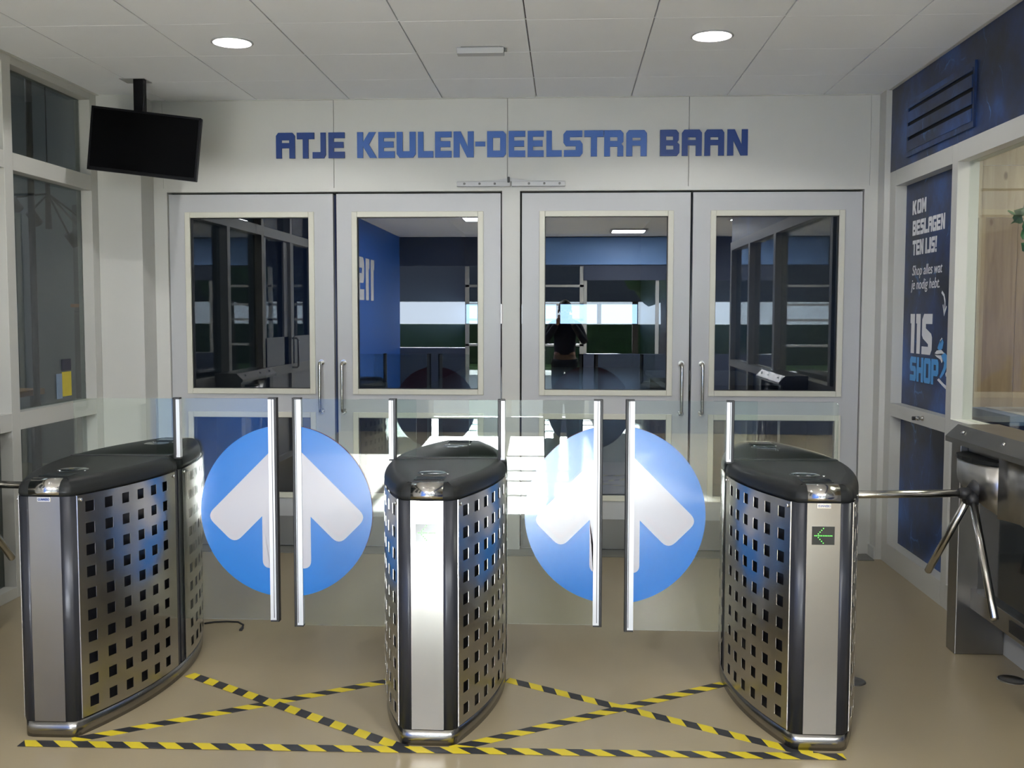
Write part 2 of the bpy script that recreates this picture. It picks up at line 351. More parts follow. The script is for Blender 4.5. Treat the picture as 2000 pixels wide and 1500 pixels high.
# far door wall (opening for the four leaves between X -2.62 and 1.90)
wf = st(boxes('wall_front', [(XL, -2.625, YD, YD+.15, 0, ZC), (1.90, XR, YD, YD+.15, 0, ZC)], wallp))
for a, b in ((-2.6235, -1.503), (-1.500, -.382), (-.379, .767), (.770, 1.899)):
    box('wall_panel', a, b, YD, YD+.15, 2.352, ZC, wallp, wf, bev=.0012).location -= Vector(wf.location)
boxes('panel_backing', [(-2.6, 1.88, YD+.012, YD+.14, 2.36, ZC)], kickm, wf).location -= Vector(wf.location)
for o in [c for c in wf.children]: pass
st(box('wall_front_pier_left', XL, -2.69, 6.5, YD-.0005, 0, ZC, wallp))
st(boxes('wall_front_pier_right', [(1.952, XR+.07, 6.572, YD-.0005, 0, ZC)], wallp))
st(boxes('trim_4', [(-2.625, 1.90, YD-.006, YD+.10, 2.328, 2.352), (-2.625, -2.600, YD-.006, YD+.10, 0, 2.328), (1.868, 1.90, YD-.006, YD+.10, 0, 2.328), (-.415, -.300, YD-.006, YD+.10, 0, 2.328)], wallp))
st(boxes('trim_5', [(-2.6, 1.868, YD+.085, YD+.10, 2.315, 2.328), (-1.508, -1.495, YD+.07, YD+.1, .02, 2.328), (.789, .799, YD+.07, YD+.1, .02, 2.328), (-.421, -.414, YD+.03, YD+.1, .02, 2.328), (-.301, -.292, YD+.03, YD+.1, .02, 2.328)], darkgap))
st(box('threshold', -2.69, 1.935, 6.53, 6.86, 0, .006, thresh))
st(boxes('baseboard_left', [(-2.69, -2.680, 6.502, YD, 0, .07)], wallp))
st(boxes('baseboard_right', [(1.942, 1.952, 6.575, YD, 0, .07)], wallp))

def door_leaf(idx, x0, x1, gx0, gx1, hx, label):
    """white framed leaf: two glazed fields with raised beads, grey kick plate, steel D handle"""
    d = st(empty('door_%d' % idx, ((x0+x1)/2, YD, 0))); ox = (x0+x1)/2
    z0, z1 = .012, 2.315; ya, yb = .012, .062
    L = [(x0, gx0, z0, z1), (gx1, x1, z0, z1), (gx0, gx1, 2.165, z1), (gx0, gx1, .862, 1.052), (gx0, gx1, z0, .365)]
    boxes('door_frame', [(a-ox, b-ox, ya, yb, c, e) for a, b, c, e in L], doorp, d)
    for (b0, b1, nm) in ((1.052, 2.165, 'upper'), (.365, .862, 'lower')):
        w_ = .036
        Bd = [(gx0-w_, gx0, b0-w_, b1+w_), (gx1, gx1+w_, b0-w_, b1+w_), (gx0, gx1, b1, b1+w_), (gx0, gx1, b0-w_, b0)]
        bm = bmesh.new()
        for a, b, c, e in Bd: bx(bm, a-ox, b-ox, .0, .03, c, e, .003)
        from_bm('glazing_bead', bm, beadp, d, recalc=False)
        boxes('glass_pane', [(gx0-ox, gx1-ox, .034, .040, b0, b1)], doorglass, d)
        boxes('glazing_gasket', [(gx0-ox, gx0-ox+.004, .022, .034, b0, b1), (gx1-ox-.004, gx1-ox, .022, .034, b0, b1), (gx0-ox, gx1-ox, .022, .034, b1-.004, b1), (gx0-ox, gx1-ox, .022, .034, b0, b0+.004)], rubber, d)
    boxes('kick_plate', [(x0-ox+.004, x1-ox-.004, .008, .014, .016, .208)], kickm, d)
    hb = hx-ox
    pts = [(hb, .012, 1.225), (hb, -.03, 1.225)] + [(hb, -.03-.02*math.sin(t), 1.225-.02+.02*math.cos(t)) for t in (.4, .8, 1.2, PI/2)]
    pts += [(hb, -.05, .925)] + [(hb, -.03-.02*math.cos(t), .905+.02-.02*math.sin(t)) for t in (.4, .8, 1.2, PI/2)] + [(hb, .012, .905)]
    h = tubeobj('door_handle', pts, .0105, tube, d, 12)
    bm = bmesh.new()
    for z in (1.225, .905): tube_bm(bm, [(hb, .012, z), (hb, .004, z)], .019, 18)
    r = from_bm('handle_rose', bm, tube, h)
    return d
door_leaf(1, -2.596, -1.514, -2.455, -1.674, -1.598, '')
door_leaf(2, -1.491, -.425, -1.356, -.572, -1.452, '')
door_leaf(3, -.288, .786, -.140, .644, .737, '')
door_leaf(4, .802, 1.862, .948, 1.718, .868, '')
# hold-open bar above the middle post
db = tag(empty('door_closer_bar', (-.357, YD-.006, 2.354)), 'slim white bar with six screws above the middle door post', 'door bar')
box('bar', -.346, -.004, -.03, 0, 0, .03, doorp, db, .002); box('bar', .004, .346, -.03, 0, 0, .03, doorp, db, .002)
for k in (-.297, -.2, -.103, .115, .213, .31): tubeobj('screw', [(k, -.029, .016), (k, -.033, .016)], .0075, kickm, db, 12)
box('pivot_pin', -.022, -.008, -.05, -.012, .022, .056, rubber, db, .002)
bm = bmesh.new(); prism(bm, [(-.15, .03), (0, .055), (0, .03)], -.02, -.004, 'y'); prism(bm, [(0, .03), (0, .055), (.13, .03)], -.02, -.004, 'y')
from_bm('wedge_arm', bm, doorp, db)  # thin wedges shaped like the cast shadows around the bar and pin

# wall lettering: raised blue letters
sg = tag(empty('wall_lettering', (-.37, YD, 2.5405)), 'raised blue name lettering on the wall above the doors', 'sign')
L = [('A',540.5,577.4,0),('T',581,614.9,0),('J',611,637.4,0),('E',642.5,674,0),('K',698,737,1),('E',740,772.4,1),('U',776,813.5,1),('L',818,848,1),('E',851.6,884,1),('N',887.9,927.5,1),('-',930.5,950,1),('D',953.6,990.5,1),('E',995.6,1028,1),('E',1032.5,1064,1),('L',1069,1099,1),('S',1102,1139.5,1),('T',1142.5,1180,1),('R',1180.9,1218.1,1),('A',1223.5,1263.1,1),('B',1288.9,1327,0),('A',1331.5,1370.5,0),('A',1375.6,1414,0),('N',1420,1459.9,0)]
KN = [(540, -1.876), (673, -1.431), (698, -1.347), (1264, .5055), (1290, .5895), (1461, 1.1385)]
def xmap(p):
    for (a, xa), (b, xb) in zip(KN, KN[1:]):
        if p <= b or b == 1461: return xa+(p-a)*(xb-xa)/(b-a)
for ch, a, b, mid in L:
    xa, xb = xmap(a), xmap(b)
    if ch == 'J': xa += .002
    flat('letter', glyph(ch, 0, 0, xb-xa, .163), .012, plane_mtx((xa+.37, -.009, 0), *FRONT), bluemid if mid else bluedark, sg)

# ---------------------------------------------------------------- side walls made of painted frames
def frame(name, idx, members, parent=None):
    return members
def wx(side, d0, d1):  # x interval at depth d0..d1 behind the wall face
    return (XL-d1, XL-d0) if side < 0 else (XR+d0, XR+d1)
wl_ = st(empty('wall_left', (XL, 4, 0)))
x0, x1 = wx(-1, 0, .10)
def lf(name, y0, y1, z0, z1, m=framep, d0=0, d1=.10, parent=wl_, bev=.002):
    a, b = wx(-1, d0, d1); return box(name, a-XL, b-XL, y0-4, y1-4, z0, z1, m, parent, bev)
lf('post', 6.412, 6.5, 0, ZC); lf('post', 5.40, 5.487, 0, ZC); lf('post', 4.38, 4.46, 0, ZC); lf('post', 3.35, 3.43, 0, ZC); lf('post', 2.30, 2.38, 0, ZC); lf('post', 1.22, 1.30, 0, ZC)
for a, b in ((5.487, 6.412), (4.46, 5.40), (3.43, 4.38), (2.38, 3.35), (1.30, 2.30)):
    lf('top_rail', a, b, 2.868, ZC); lf('transom', a, b, 2.308, 2.402); lf('middle_rail', a, b, .908, 1.003); lf('bottom_rail', a, b, 0, .06)
for k, (a, b) in enumerate(((5.487, 6.412), (4.46, 5.40), (3.43, 4.38), (2.38, 3.35), (1.30, 2.30))):
    wn = st(empty('window_%d' % (k+1), (XL-.072, (a+b)/2, 0)))
    for z0, z1 in ((2.402, 2.868), (1.003, 2.308), (.06, .908)):
        box('glass_pane', -.003, .003, a-(a+b)/2, b-(a+b)/2, z0, z1, sideglass, wn)
# left wall beyond, printed blue
st(box('wall_left_rear', XL-.1, XL, -4.98, 1.218, 0, ZC, mat('blue_painted_wall', lin((38, 96, 190)), .5, noise=.15, scale=1.3)))
tag(flat('wall_number', glyph('1', -.9, 0, .28, .62)+glyph('1', -.5, 0, .28, .62)+glyph('S', -.1, 0, .5, .62), .004, plane_mtx((XL+.0025, -1.6, 1.75), *LEFTW), printw, None), 'white number and letter lettering on the blue wall behind the viewer', 'lettering')
# pull handle on the left side wall behind (seen mirrored in the gate glass)
for k, (a, b) in enumerate(((2.38, 3.35), (1.30, 2.30))):
    for z0, z1 in ((.06, .908), (1.003, 1.30)): lf('door_infill', a, b, z0, z1, doorp, .03, .05)  # white panels added here to bounce light onto the left gate
    lf('door_stile', a, a+.16, 1.003, 2.308, doorp, .03, .05); lf('door_stile', b-.16, b, 1.003, 2.308, doorp, .03, .05)
hh = tubeobj('pull_handle', [(0, 0, 0), (.05, 0, 0), (.065, 0, -.015), (.065, 0, -.3), (.05, 0, -.315), (0, 0, -.315)], .011, tube, None, 10, (XL, 2.34, 1.28))
tag(hh, 'bent steel pull handle on the left side wall', 'handle')

# notice on left window
nt_ = tag(empty('window_notice', (XL-.068, 6.13, 1.03)), 'small yellow and blue notice on the left window glass', 'notice')
box('yellow_field', 0, .002, -.03, .085, .01, .158, mat('notice_yellow', lin((196, 180, 50)), .5, noise=.1, scale=30), nt_)
box('blue_field', 0, .002, -.10, -.032, 0, .15, mat('notice_blue', lin((120, 140, 165)), .5, noise=.15, scale=30), nt_)
box('dark_field', 0, .002, -.03, .085, .165, .235, mat('notice_dark', lin((40, 40, 60)), .5, noise=.3, scale=40), nt_)

# right wall
wr = st(empty('wall_right', (XR, 4, 0)))
def rf(name, y0, y1, z0, z1, m=framep, d0=0, d1=.11, parent=wr, bev=.002):
    a, b = wx(1, d0, d1); return box(name, a-XR, b-XR, y0-4, y1-4, z0, z1, m, parent, bev)
rf('post', 6.458, 6.5715, 0, 2.412); rf('post', 5.459, 5.536, 0, 2.412); rf('post', 3.30, 3.40, 0, 2.412); rf('post', 1.9, 2.0, 0, 2.412); rf('post', .66, .76, 0, 2.412)
for a, b in ((5.536, 6.458), (3.40, 5.459), (2.0, 3.30), (.76, 1.9)):
    rf('top_rail', a, b, 2.318, 2.412, bev=0); rf('middle_rail', a, b, .922, 1.000, bev=0); rf('bottom_rail', a, b, 0, .13, bev=0)
pb = rf('printed_fascia', .76, 6.5715, 2.412, ZC, icem, 0, .10, bev=0)
for k, (a, b) in enumerate(((3.40, 5.459), (2.0, 3.30), (.76, 1.9))):
    wn = st(empty('window_%d' % (k+6), (XR+.062, (a+b)/2, 0)))
    box('glass_pane', -.003, .003, a-(a+b)/2, b-(a+b)/2, 1.0, 2.318, shopglass, wn)
    rf('lower_infill', a, b, .13, .922, icem if k else framep, .06, .08, bev=0)
rf('printed_panel', 5.536, 6.458, .13, .922, icem, .066, .08, bev=0)
lk = tubeobj('lock_knob', [(0, 0, 0), (-.008, 0, 0), (-.010, 0, 0), (-.022, 0, 0), (-.022, 0, 0), (-.045, 0, 0)], [.014, .014, .010, .010, .012, .011], tube, None, 16, (XR, 5.867, .964))
tag(lk, 'small round lock knob on the right-hand window rail', 'lock')
tubeobj('rubber_tip', [(-.045, 0, 0), (-.06, 0, 0)], .011, rubber, lk)

# poster
ps = tag(empty('shop_poster', (XR+.066, 5.997, 1.0)), 'tall dark blue ice poster with white lettering in the right wall', 'poster')
PX, PY, PZ = XR+.066, 5.997, 1.0
box('printed_sheet', 0, .012, -.461, .461, 0, 1.318, icem, ps)
def pm(y, z): return plane_mtx((-.0012, y-PY, z-PZ), *RIGHTW)
def word(s, ystart, yend, z0, z1, m, gap=.12):
    n = len(s.replace(' ', '')); wds = [.45 if c in 'I!' else (.35 if c == ' ' else 1) for c in s]
    tot = sum(wds)+gap*(len(s)-1); u = (ystart-yend)/tot; x = 0; polys = []
    for c, q in zip(s, wds):
        if c != ' ': polys += glyph(c, x, 0, q*u, z1-z0) if c not in 'I!' else glyph(c, x-.25*u*.45, 0, q*u*1.5, z1-z0)
        x += (q+gap)*u
    flat('lettering', polys, .001, pm(ystart, z0), m, ps)
word('KOM', 6.338, 6.105, 2.130, 2.213, printw)
word('BESLAGEN', 6.328, 5.80, 2.007, 2.094, printw)
word('TEN IJS!', 6.32, 5.915, 1.890, 1.978, printw)
for s, y0, y1, z in (('Shop alles wat', 6.32, 5.82, 1.772), ('je nodig hebt.', 6.325, 5.855, 1.690)):
    o = text_obj('lettering', s, .085, pm(y0, z), printw, ps, shear=.2)
    wd = max(v.co.x for v in o.data.vertices)
    for v in o.data.vertices: v.co.x *= (y0-y1)/wd
# curved arrow
pts = [(0, 0), (.035, -.02), (.052, -.055), (.05, -.09), (.045, -.115)]
poly = [(x-.004, y-.006) for x, y in pts]+[(x+.006, y+.006) for x, y in pts[::-1]]
flat('curved_arrow', [poly, [(.02, -.072), (.028, -.068), (.046, -.108), (.075, -.076), (.082, -.082), (.044, -.132)]], .001, pm(5.818, 1.665), printw, ps)
flat('number_digits', glyph('1', 0, 0, .074, .232)+glyph('1', .10, 0, .074, .232), .001, pm(6.322, 1.313), printw, ps)
flat('number_digits', [[(.165, .232), (.03, .232), (0, .2), (0, .11), (.02, .09), (.105, .06), (.105, .045), (0, .045), (0, 0), (.14, 0), (.165, .03), (.165, .10), (.15, .12), (.06, .15), (.06, .175), (.165, .175)]], .001, pm(6.117, 1.313), printw, ps)
word('SHOP', 6.312, 5.838, 1.150, 1.293, printb, .09)
E_ = 5.900
flat('skater_emblem', [[(.055, .205), (.075, .225), (.11, .238), (.13, .22), (.115, .185), (.07, .172), (.04, .185)],
    [(.10, .145), (.15, .165), (.19, .15), (.215, .12), (.19, .09), (.15, .05), (.10, .02), (.085, .028), (.14, .08), (.15, .11)]], .001, pm(E_, 1.17), printb, ps)
flat('skater_emblem', [[(.075, .228), (.10, .245), (.112, .24), (.09, .21)], [(0, .155), (.03, .172), (.10, .178), (.155, .158), (.10, .158), (.03, .152)], [(.0, .148), (.03, .146), (.10, .148), (.125, .118), (.11, .106), (.09, .125), (.03, .137)],
    [(.05, .01), (.075, .02), (.15, -.005), (.215, -.02), (.215, -.04), (.14, -.02)], [(.17, .05), (.215, .085), (.215, .065), (.18, .035)]], .001, pm(E_, 1.17), printw, ps)

# vent grille in the printed fascia
vg = tag(empty('vent_grille', (XR, 5.74, 2.455)), 'printed blue vent grille with dark slots high on the right wall', 'vent')
boxes('frame', [(-.012, 0, -.5, .5, 0, .03), (-.012, 0, -.5, .5, .29, .32), (-.012, 0, -.5, -.48, .03, .29), (-.012, 0, .48, .5, .03, .29)], icem, vg)
for k in range(4):
    z = .03+k*.082
    bm = bmesh.new(); prism(bm, [(-.016, z), (-.012, z+.0), (0.0, z+.062), (-.004, z+.066), (-.018, z+.060)] if k < 3 else [(-.014, z), (0, z), (0, z+.014), (-.014, z+.014)], -.48, .48, 'y')
    from_bm('slat', bm, icem, vg)
box('slot_backing', -.0035, 0, -.48, .48, .03, .29, darkgap, vg)

# ---------------------------------------------------------------- ceiling fixtures
def downlight(x, y, label, z=ZC):
    t = tag(empty('ceiling_downlight', (x, y, z)), label, 'ceiling light', 'round recessed downlights')
    bm = bmesh.new(); lathe(bm, [(.095, .0), (.104, -.001), (.106, -.004), (.100, -.007), (.092, -.006), (.090, .0), (.0895, .012)], 48)
    from_bm('trim_ring', bm, doorp, t, smooth=True)
    bm = bmesh.new(); lathe(bm, [(.0895, .002), (.088, .02), (.078, .05), (.060, .075), (.05, .082), (0, .082)], 48)
    from_bm('reflector', bm, reflm, t, smooth=True)
    bm = bmesh.new(); lathe(bm, [(0, .058), (.022, .058), (.026, .062), (.026, .08), (0, .08)], 24)
    from_bm('bulb', bm, lampglow, t, smooth=True)
    bm = bmesh.new(); lathe(bm, [(0, .034), (.058, .034), (.062, .036), (.062, .039), (.058, .041), (0, .041)], 40)
    from_bm('cover_disc', bm, lampglass, t, smooth=True)
    for k in range(3):
        a = k*2*PI/3+.5; tubeobj('clip', [(.060*math.cos(a), .060*math.sin(a), .037), (.080*math.cos(a), .080*math.sin(a), .040)], .0025, screwm, t, 8)
    ld = bpy.data.lights.new('lamp', 'POINT'); ld.shadow_soft_size = .006; ld.energy = LAMP_W; ld.color = (1, .99, .97)
    lo = bpy.data.objects.new('lamp', ld); C.objects.link(lo); lo.parent = t; lo.location = (0, 0, .024)
downlight(*LAMPS[0], 'round white downlight left of centre in the ceiling')
downlight(*LAMPS[1], 'round white downlight right of centre in the ceiling')
downlight(*LAMPS[2], 'round white downlight over the passage, left, behind the frame')
downlight(*LAMPS[3], 'round white downlight over the passage, right, behind the frame')
t = tag(empty('ceiling_detector', (-.45, 5.455, ZC)), 'small white oblong detector box on the ceiling', 'detector')
box('housing', -.122, .122, -.035, .035, -.036, -.006, doorp, t, .003); box('mounting_plate', -.10, .10, -.03, .03, -.006, 0, kickm, t)
tubeobj('cable_gland', [(.122, .01, -.012), (.136, .01, -.012)], .008, kickm, t, 10)
for i, (x, y) in enumerate(((-1.2, -1.4), (2.6, -1.4), (6, -1.4), (1.0, -3.6), (5, -3.6))):  # unseen lobby lights, added to brighten the interior
    t = tag(empty('lobby_ceiling_light', (x, y, ZC)), '%s square flush ceiling light of the lobby behind the viewer' % ('left front', 'middle front', 'right front', 'left rear', 'right rear')[i], 'ceiling light', 'square lobby ceiling lights')
    box('light_frame', -.3, .3, -.3, .3, -.02, 0, doorp, t)
    ld = bpy.data.lights.new('lamp', 'AREA'); ld.size = .52; ld.energy = LOBBY_W if x < 5 else LOBBY_W*.6; ld.color = (.96, .98, 1)
    lo = bpy.data.objects.new('lamp', ld); C.objects.link(lo); lo.parent = t; lo.location = (0, 0, -.026)

# ---------------------------------------------------------------- TV
tv = tag(empty('television', (-2.452, 5.98, 2.524)), 'black flat screen television hung from the ceiling in the left corner', 'television')
rot = Matrix.Rotation(.0521, 4, 'Z') @ Matrix.Rotation(.0287, 4, 'X') @ Matrix.Rotation(.1146, 4, 'Y')
th = empty('screen_housing', (0, 0, 0)); bpy.data.objects.remove(th)
W, H = .635, .365
bm = bmesh.new(); bx(bm, -W/2, W/2, 0, .035, -H/2, H/2, .004); hs = from_bm('casing', bm, tvm, tv); hs.matrix_local = rot
bm = bmesh.new(); bx(bm, -W/2+.012, W/2-.012, -.002, .0, -H/2+.02, H/2-.012); from_bm('screen_panel', bm, scrm, hs)
bm = bmesh.new()
for b in ((-W/2, W/2, -.004, 0, -H/2, -H/2+.018), (-W/2, W/2, -.004, 0, H/2-.011, H/2), (-W/2, -W/2+.011, -.004, 0, -H/2, H/2), (W/2-.011, W/2, -.004, 0, -H/2, H/2)): bx(bm, *b)
from_bm('bezel', bm, tvm, hs)
box('wall_bracket', -.12, .08, .04, .075, -.1, .1, tvm, tv, .003)
# hanging pole
box('ceiling_pole', -.10, -.042, .10, .158, -.02, .395, tvm, tv, .004); box('ceiling_plate', -.17, -.02, .07, .19, .387, .395, screwm, tv)
box('pole_arm', -.10, -.042, .06, .12, -.04, .06, tvm, tv)
tubeobj('cable', [(-.04, .12, .385), (-.032, .10, .36), (-.028, .09, .30), (-.034, .09, .25), (-.045, .10, .2)], .0035, rubber, tv, 8)

# ---------------------------------------------------------------- speed gates
MAXW, MIDY, LEN, CUR = .241, .655, 1.31, .343
def hw(y): return MAXW-CUR*(MIDY-y)**2
def outline_half(y_end=LEN/2, flip=False, n=14):
    """right hand outline from the front centre face to y_end: list of (x, y)"""
    P = [(.056, 0)]
    for k in range(1, 6):
        t = k/5*PI/2; P.append((.056+.044*math.sin(t)*.97, .018*(1-math.cos(t))))
    y = .024
    for k in range(n+1):
        yy = y+(y_end-y)*k/n; P.append((hw(yy), yy))
    return P
def offset(P, d):
    out = []
    for i, p in enumerate(P):
        a = Vector(P[max(i-1, 0)]); b = Vector(P[min(i+1, len(P)-1)]); t = (b-a).normalized(); n = Vector((t.y, -t.x))
        if i == 0: n = Vector((0, -1))
        if i == 0: out.append((p[0], p[1]+d)); continue
        out.append((p[0]-n.x*d, p[1]-n.y*d))
    return out
def ring(bm, P, z):
    Lp = [(-x, y) for x, y in P[::-1]]+P
    return [bm.verts.new((x, y, z)) for x, y in Lp]
def lid_half(name, parent, rear):
    P = outline_half(.636); prof = [(.004, .884), (.004, .889), (-.002, .891), (-.002, .902)]
    for k in range(1, 8):
        t = k/7*PI/2; prof.append((-.002+.042*(1-math.cos(t)), .902+.043*math.sin(t)))
    bm = bmesh.new(); rings = []
    for d, z in prof:
        Q = offset(P, d); Q[-1] = (Q[-1][0], .636); rings.append(ring(bm, Q, z))
    for a, b in zip(rings, rings[1:]):
        for k in range(len(a)-1): bm.faces.new((a[k], a[k+1], b[k+1], b[k]))
    bm.faces.new(rings[-1]); bm.faces.new(rings[0][::-1])
    side = [r[-1] for r in rings]+[r[0] for r in rings[::-1]]; bm.faces.new(side)
    if rear:
        for v in bm.verts: v.co.y = LEN-v.co.y
    o = from_bm(name, bm, lidm, parent, smooth=True); return o
def strip_wall(P, z0, z1, bm, th=.002):
    for (x, y), (x2, y2) in zip(P, P[1:]):
        bm.faces.new([bm.verts.new(c) for c in ((x, y, z0), (x2, y2, z0), (x2, y2, z1), (x, y, z1))])
def mirror_variants(): return [(1, 0), (-1, 0), (1, 1), (-1, 1)]
def xform(bm, sx, rear):
    for v in bm.verts:
        v.co.x *= sx
        if rear: v.co.y = LEN-v.co.y
def perf_panel(name, parent, sx, rear):
    # curved sheet with a 6 x 10 field of square holes, real openings
    y0, y1, z0, z1 = .026, .610, .064, .884
    cy = [.079+k*.0876 for k in range(6)]; cz = [.113+k*.0806 for k in range(10)]; h = .0195
    ysl = sorted([y0, y1]+[c-h for c in cy]+[c+h for c in cy]); zsl = sorted([z0, z1]+[c-h for c in cz]+[c+h for c in cz])
    bm = bmesh.new()
    V = {}
    for i, y in enumerate(ysl):
        for j, z in enumerate(zsl): V[i, j] = bm.verts.new((hw(y)+.003, y, z))
    for i in range(len(ysl)-1):
        for j in range(len(zsl)-1):
            if i % 2 == 1 and j % 2 == 1: continue
            bm.faces.new((V[i, j], V[i+1, j], V[i+1, j+1], V[i, j+1]))
    nf = len(bm.faces)
    # folded depth of every hole edge and of the sheet's border
    def wall_(a, b):
        f = bm.faces.new([bm.verts.new(c) for c in (a, b, (b[0]-.0015, b[1], b[2]), (a[0]-.0015, a[1], a[2]))]); return f
    P_ = lambda i, j: tuple(V[i, j].co)
    for i in range(1, len(ysl)-1, 2):
        for j in range(1, len(zsl)-1, 2):
            wall_(P_(i, j), P_(i+1, j)); wall_(P_(i+1, j), P_(i+1, j+1)); wall_(P_(i+1, j+1), P_(i, j+1)); wall_(P_(i, j+1), P_(i, j))
    I, J = len(ysl)-1, len(zsl)-1
    for i in range(I): wall_(P_(i, 0), P_(i+1, 0)); wall_(P_(i, J), P_(i+1, J))
    wall_(P_(0, 0), P_(0, J)); wall_(P_(I, 0), P_(I, J))
    xform(bm, sx, rear)
    o = from_bm(name, bm, panelsteel, parent)
    for k, p in enumerate(o.data.polygons): p.use_smooth = k < nf
    for (y, z) in ((y0+.014, z1-.016), (y1-.014, z1-.016)):
        x = hw(y)+.004; yy = LEN-y if rear else y
        tubeobj('screw', [(sx*x, yy, z), (sx*(x+.004), yy, z), (sx*(x+.0055), yy, z)], [.0068, .0062, .003], screwm, o, 12)
    # bright folded edge
    bm = bmesh.new(); bx(bm, hw(y0)+.001, hw(y0)+.0042, y0-.0016, y0-.0003, z0, z1); xform(bm, sx, rear); from_bm('folded_edge', bm, screwm, o)
    return o
def gate(x, y0, label, display, logo):
    g = tag(empty('speed_gate', (x, y0, 0)), label, 'entrance gate', 'glass speed gates')
    # plinth: closed outline
    P = outline_half(.655, n=16); F = P+[(a, LEN-b) for a, b in P[:-1][::-1]]
    bm = bmesh.new(); Q = [(a-.002, b+.001 if b < .6 else b) for a, b in F]
    loop = Q+[(-a, b) for a, b in Q[::-1]]
    prism(bm, loop, 0, .058); es = [e for e in bm.edges if all(v.co.z > .05 for v in e.verts)]
    from_bm('plinth', bm, steel, g, smooth=False)
    for p in g.children[-1].data.polygons: p.use_smooth = abs(p.normal.z) < .5
    # dark core seen through the holes
    Q = [(max(a-.028, .03), b) for a, b in F]; Q = [(a, min(max(b, .03), LEN-.03)) for a, b in Q]
    bm = bmesh.new(); prism(bm, Q+[(-a, b) for a, b in Q[::-1]], .058, .884); from_bm('inner_core', bm, mat('inner_core_black', (.01, .01, .012), .35, noise=.2), g)
    # front and rear steel faces
    box('end_panel', -.0575, .0575, -.0005, .012, .06, .884, steel, g); box('end_panel', -.0575, .0575, LEN-.012, LEN+.0005, .06, .884, steel, g)
    # corner profiles and mid bands
    for sx, rr in mirror_variants():
        bm = bmesh.new(); Pc = [p for p in outline_half(.655) if p[1] < .0245]+[(hw(.034), .034)]
        prism(bm, Pc+[(Pc[-1][0]-.03, .036), (.056, .03)], .06, .8835); xform(bm, sx, rr)
        o = from_bm('corner_profile', bm, anth, g)
        for p in o.data.polygons: p.use_smooth = abs(p.normal.z) < .5
        perf_panel('perforated_panel', g, sx, rr)
    for sx in (1, -1):
        for a, b in ((.606, .647), (.663, .704)):
            bm = bmesh.new(); prism(bm, [(hw(a)-.004, a), (hw((a+b)/2)-.004, (a+b)/2), (hw(b)-.004, b), (hw(b)-.03, b), (hw(a)-.03, a)], .06, .884); xform(bm, sx, 0)
            from_bm('side_band', bm, anth, g)
    lid_half('lid', g, False); lid_half('lid', g, True)
    box('slot_strip', -hw(.655)+.03, hw(.655)-.03, .633, .677, .90, .948, rubber, g, .003)
    # bright curved end caps over the lid edge
    for rr in (0, 1):
        pf = [(-.0035, .891), (-.0035, .902)]+[(-.0035+.0435*(1-math.cos(k/7*PI/2)), .902+.0445*math.sin(k/7*PI/2)) for k in range(1, 8)]
        bm = bmesh.new(); A = [bm.verts.new((-.0565, y, z)) for y, z in pf]; B = [bm.verts.new((.0565, y, z)) for y, z in pf]
        for k in range(len(pf)-1): bm.faces.new((A[k], B[k], B[k+1], A[k+1]))
        xform(bm, 1, rr); o = from_bm('end_cap', bm, capsteel, g, smooth=True)
        md = o.modifiers.new('thickness', 'SOLIDIFY'); md.thickness = .0015
    # reader fittings on both lids
    for rr in (0, 1):
        f = lambda y: LEN-y if rr else y
        a, b = sorted((f(.075), f(.15)))
        box('reader_window', -.058, .052, a, b, .9445, .9475, dglass, g, .0015)
        bm = bmesh.new(); c = (-.012, f(.25), .9452); lathe(bm, [(0, .001), (.052, .001), (.055, 0), (.057, -.001)], 36, c); from_bm('reader_disc', bm, dglass, g, smooth=True)
        for (u, v) in ((-.045, .21), (.05, .215)):
            tubeobj('lid_screw', [(u, f(v), .944), (u, f(v), .9475)], .005, screwm, g, 10)
    # maker's plate
    pl = box('maker_plate', -.0245, .0245, -.0035, -.0005, .866, .884, screwm, g, .001)
    tt = text_obj('lettering', logo, .0125, plane_mtx((-.0215, -.0024, .0045), *FRONT), bluedark, pl, th=.0008)
    wd = max(v.co.x for v in tt.data.vertices)
    for v in tt.data.vertices: v.co.x *= .043/wd
    if display:
        d = box('display_window', -.04, .038, -.0022, -.0005, .738, .802, dglass, g)
        bm = bmesh.new()
        dots = [(-.029+k*.0058, .0) for k in range(11)]+[(-.0232+k*.0058, s*k*.0075) for k in range(1, 5) for s in (1, -1)]
        for u, v in dots:
            bx(bm, u-.0013, u+.0013, -.0022, -.0008, .032+v*.86-.0013, .032+v*.86+.0013)
        from_bm('led_arrow', bm, ledgreen, d)
    return g
def rnd_rect(x0, x1, z0, z1, r, corners):
    P = []
    for cx, cz, a0, key in ((x1, z0, -PI/2, 'br'), (x1, z1, 0, 'tr'), (x0, z1, PI/2, 'tl'), (x0, z0, PI, 'bl')):
        if key in corners:
            ccx = cx-r if 'r' in key else cx+r; ccz = cz-r if 't' in key else cz+r
            P += [(ccx+r*math.cos(a0+k*PI/12), ccz+r*math.sin(a0+k*PI/12)) for k in range(7)]
        else: P.append((cx, cz))
    return P
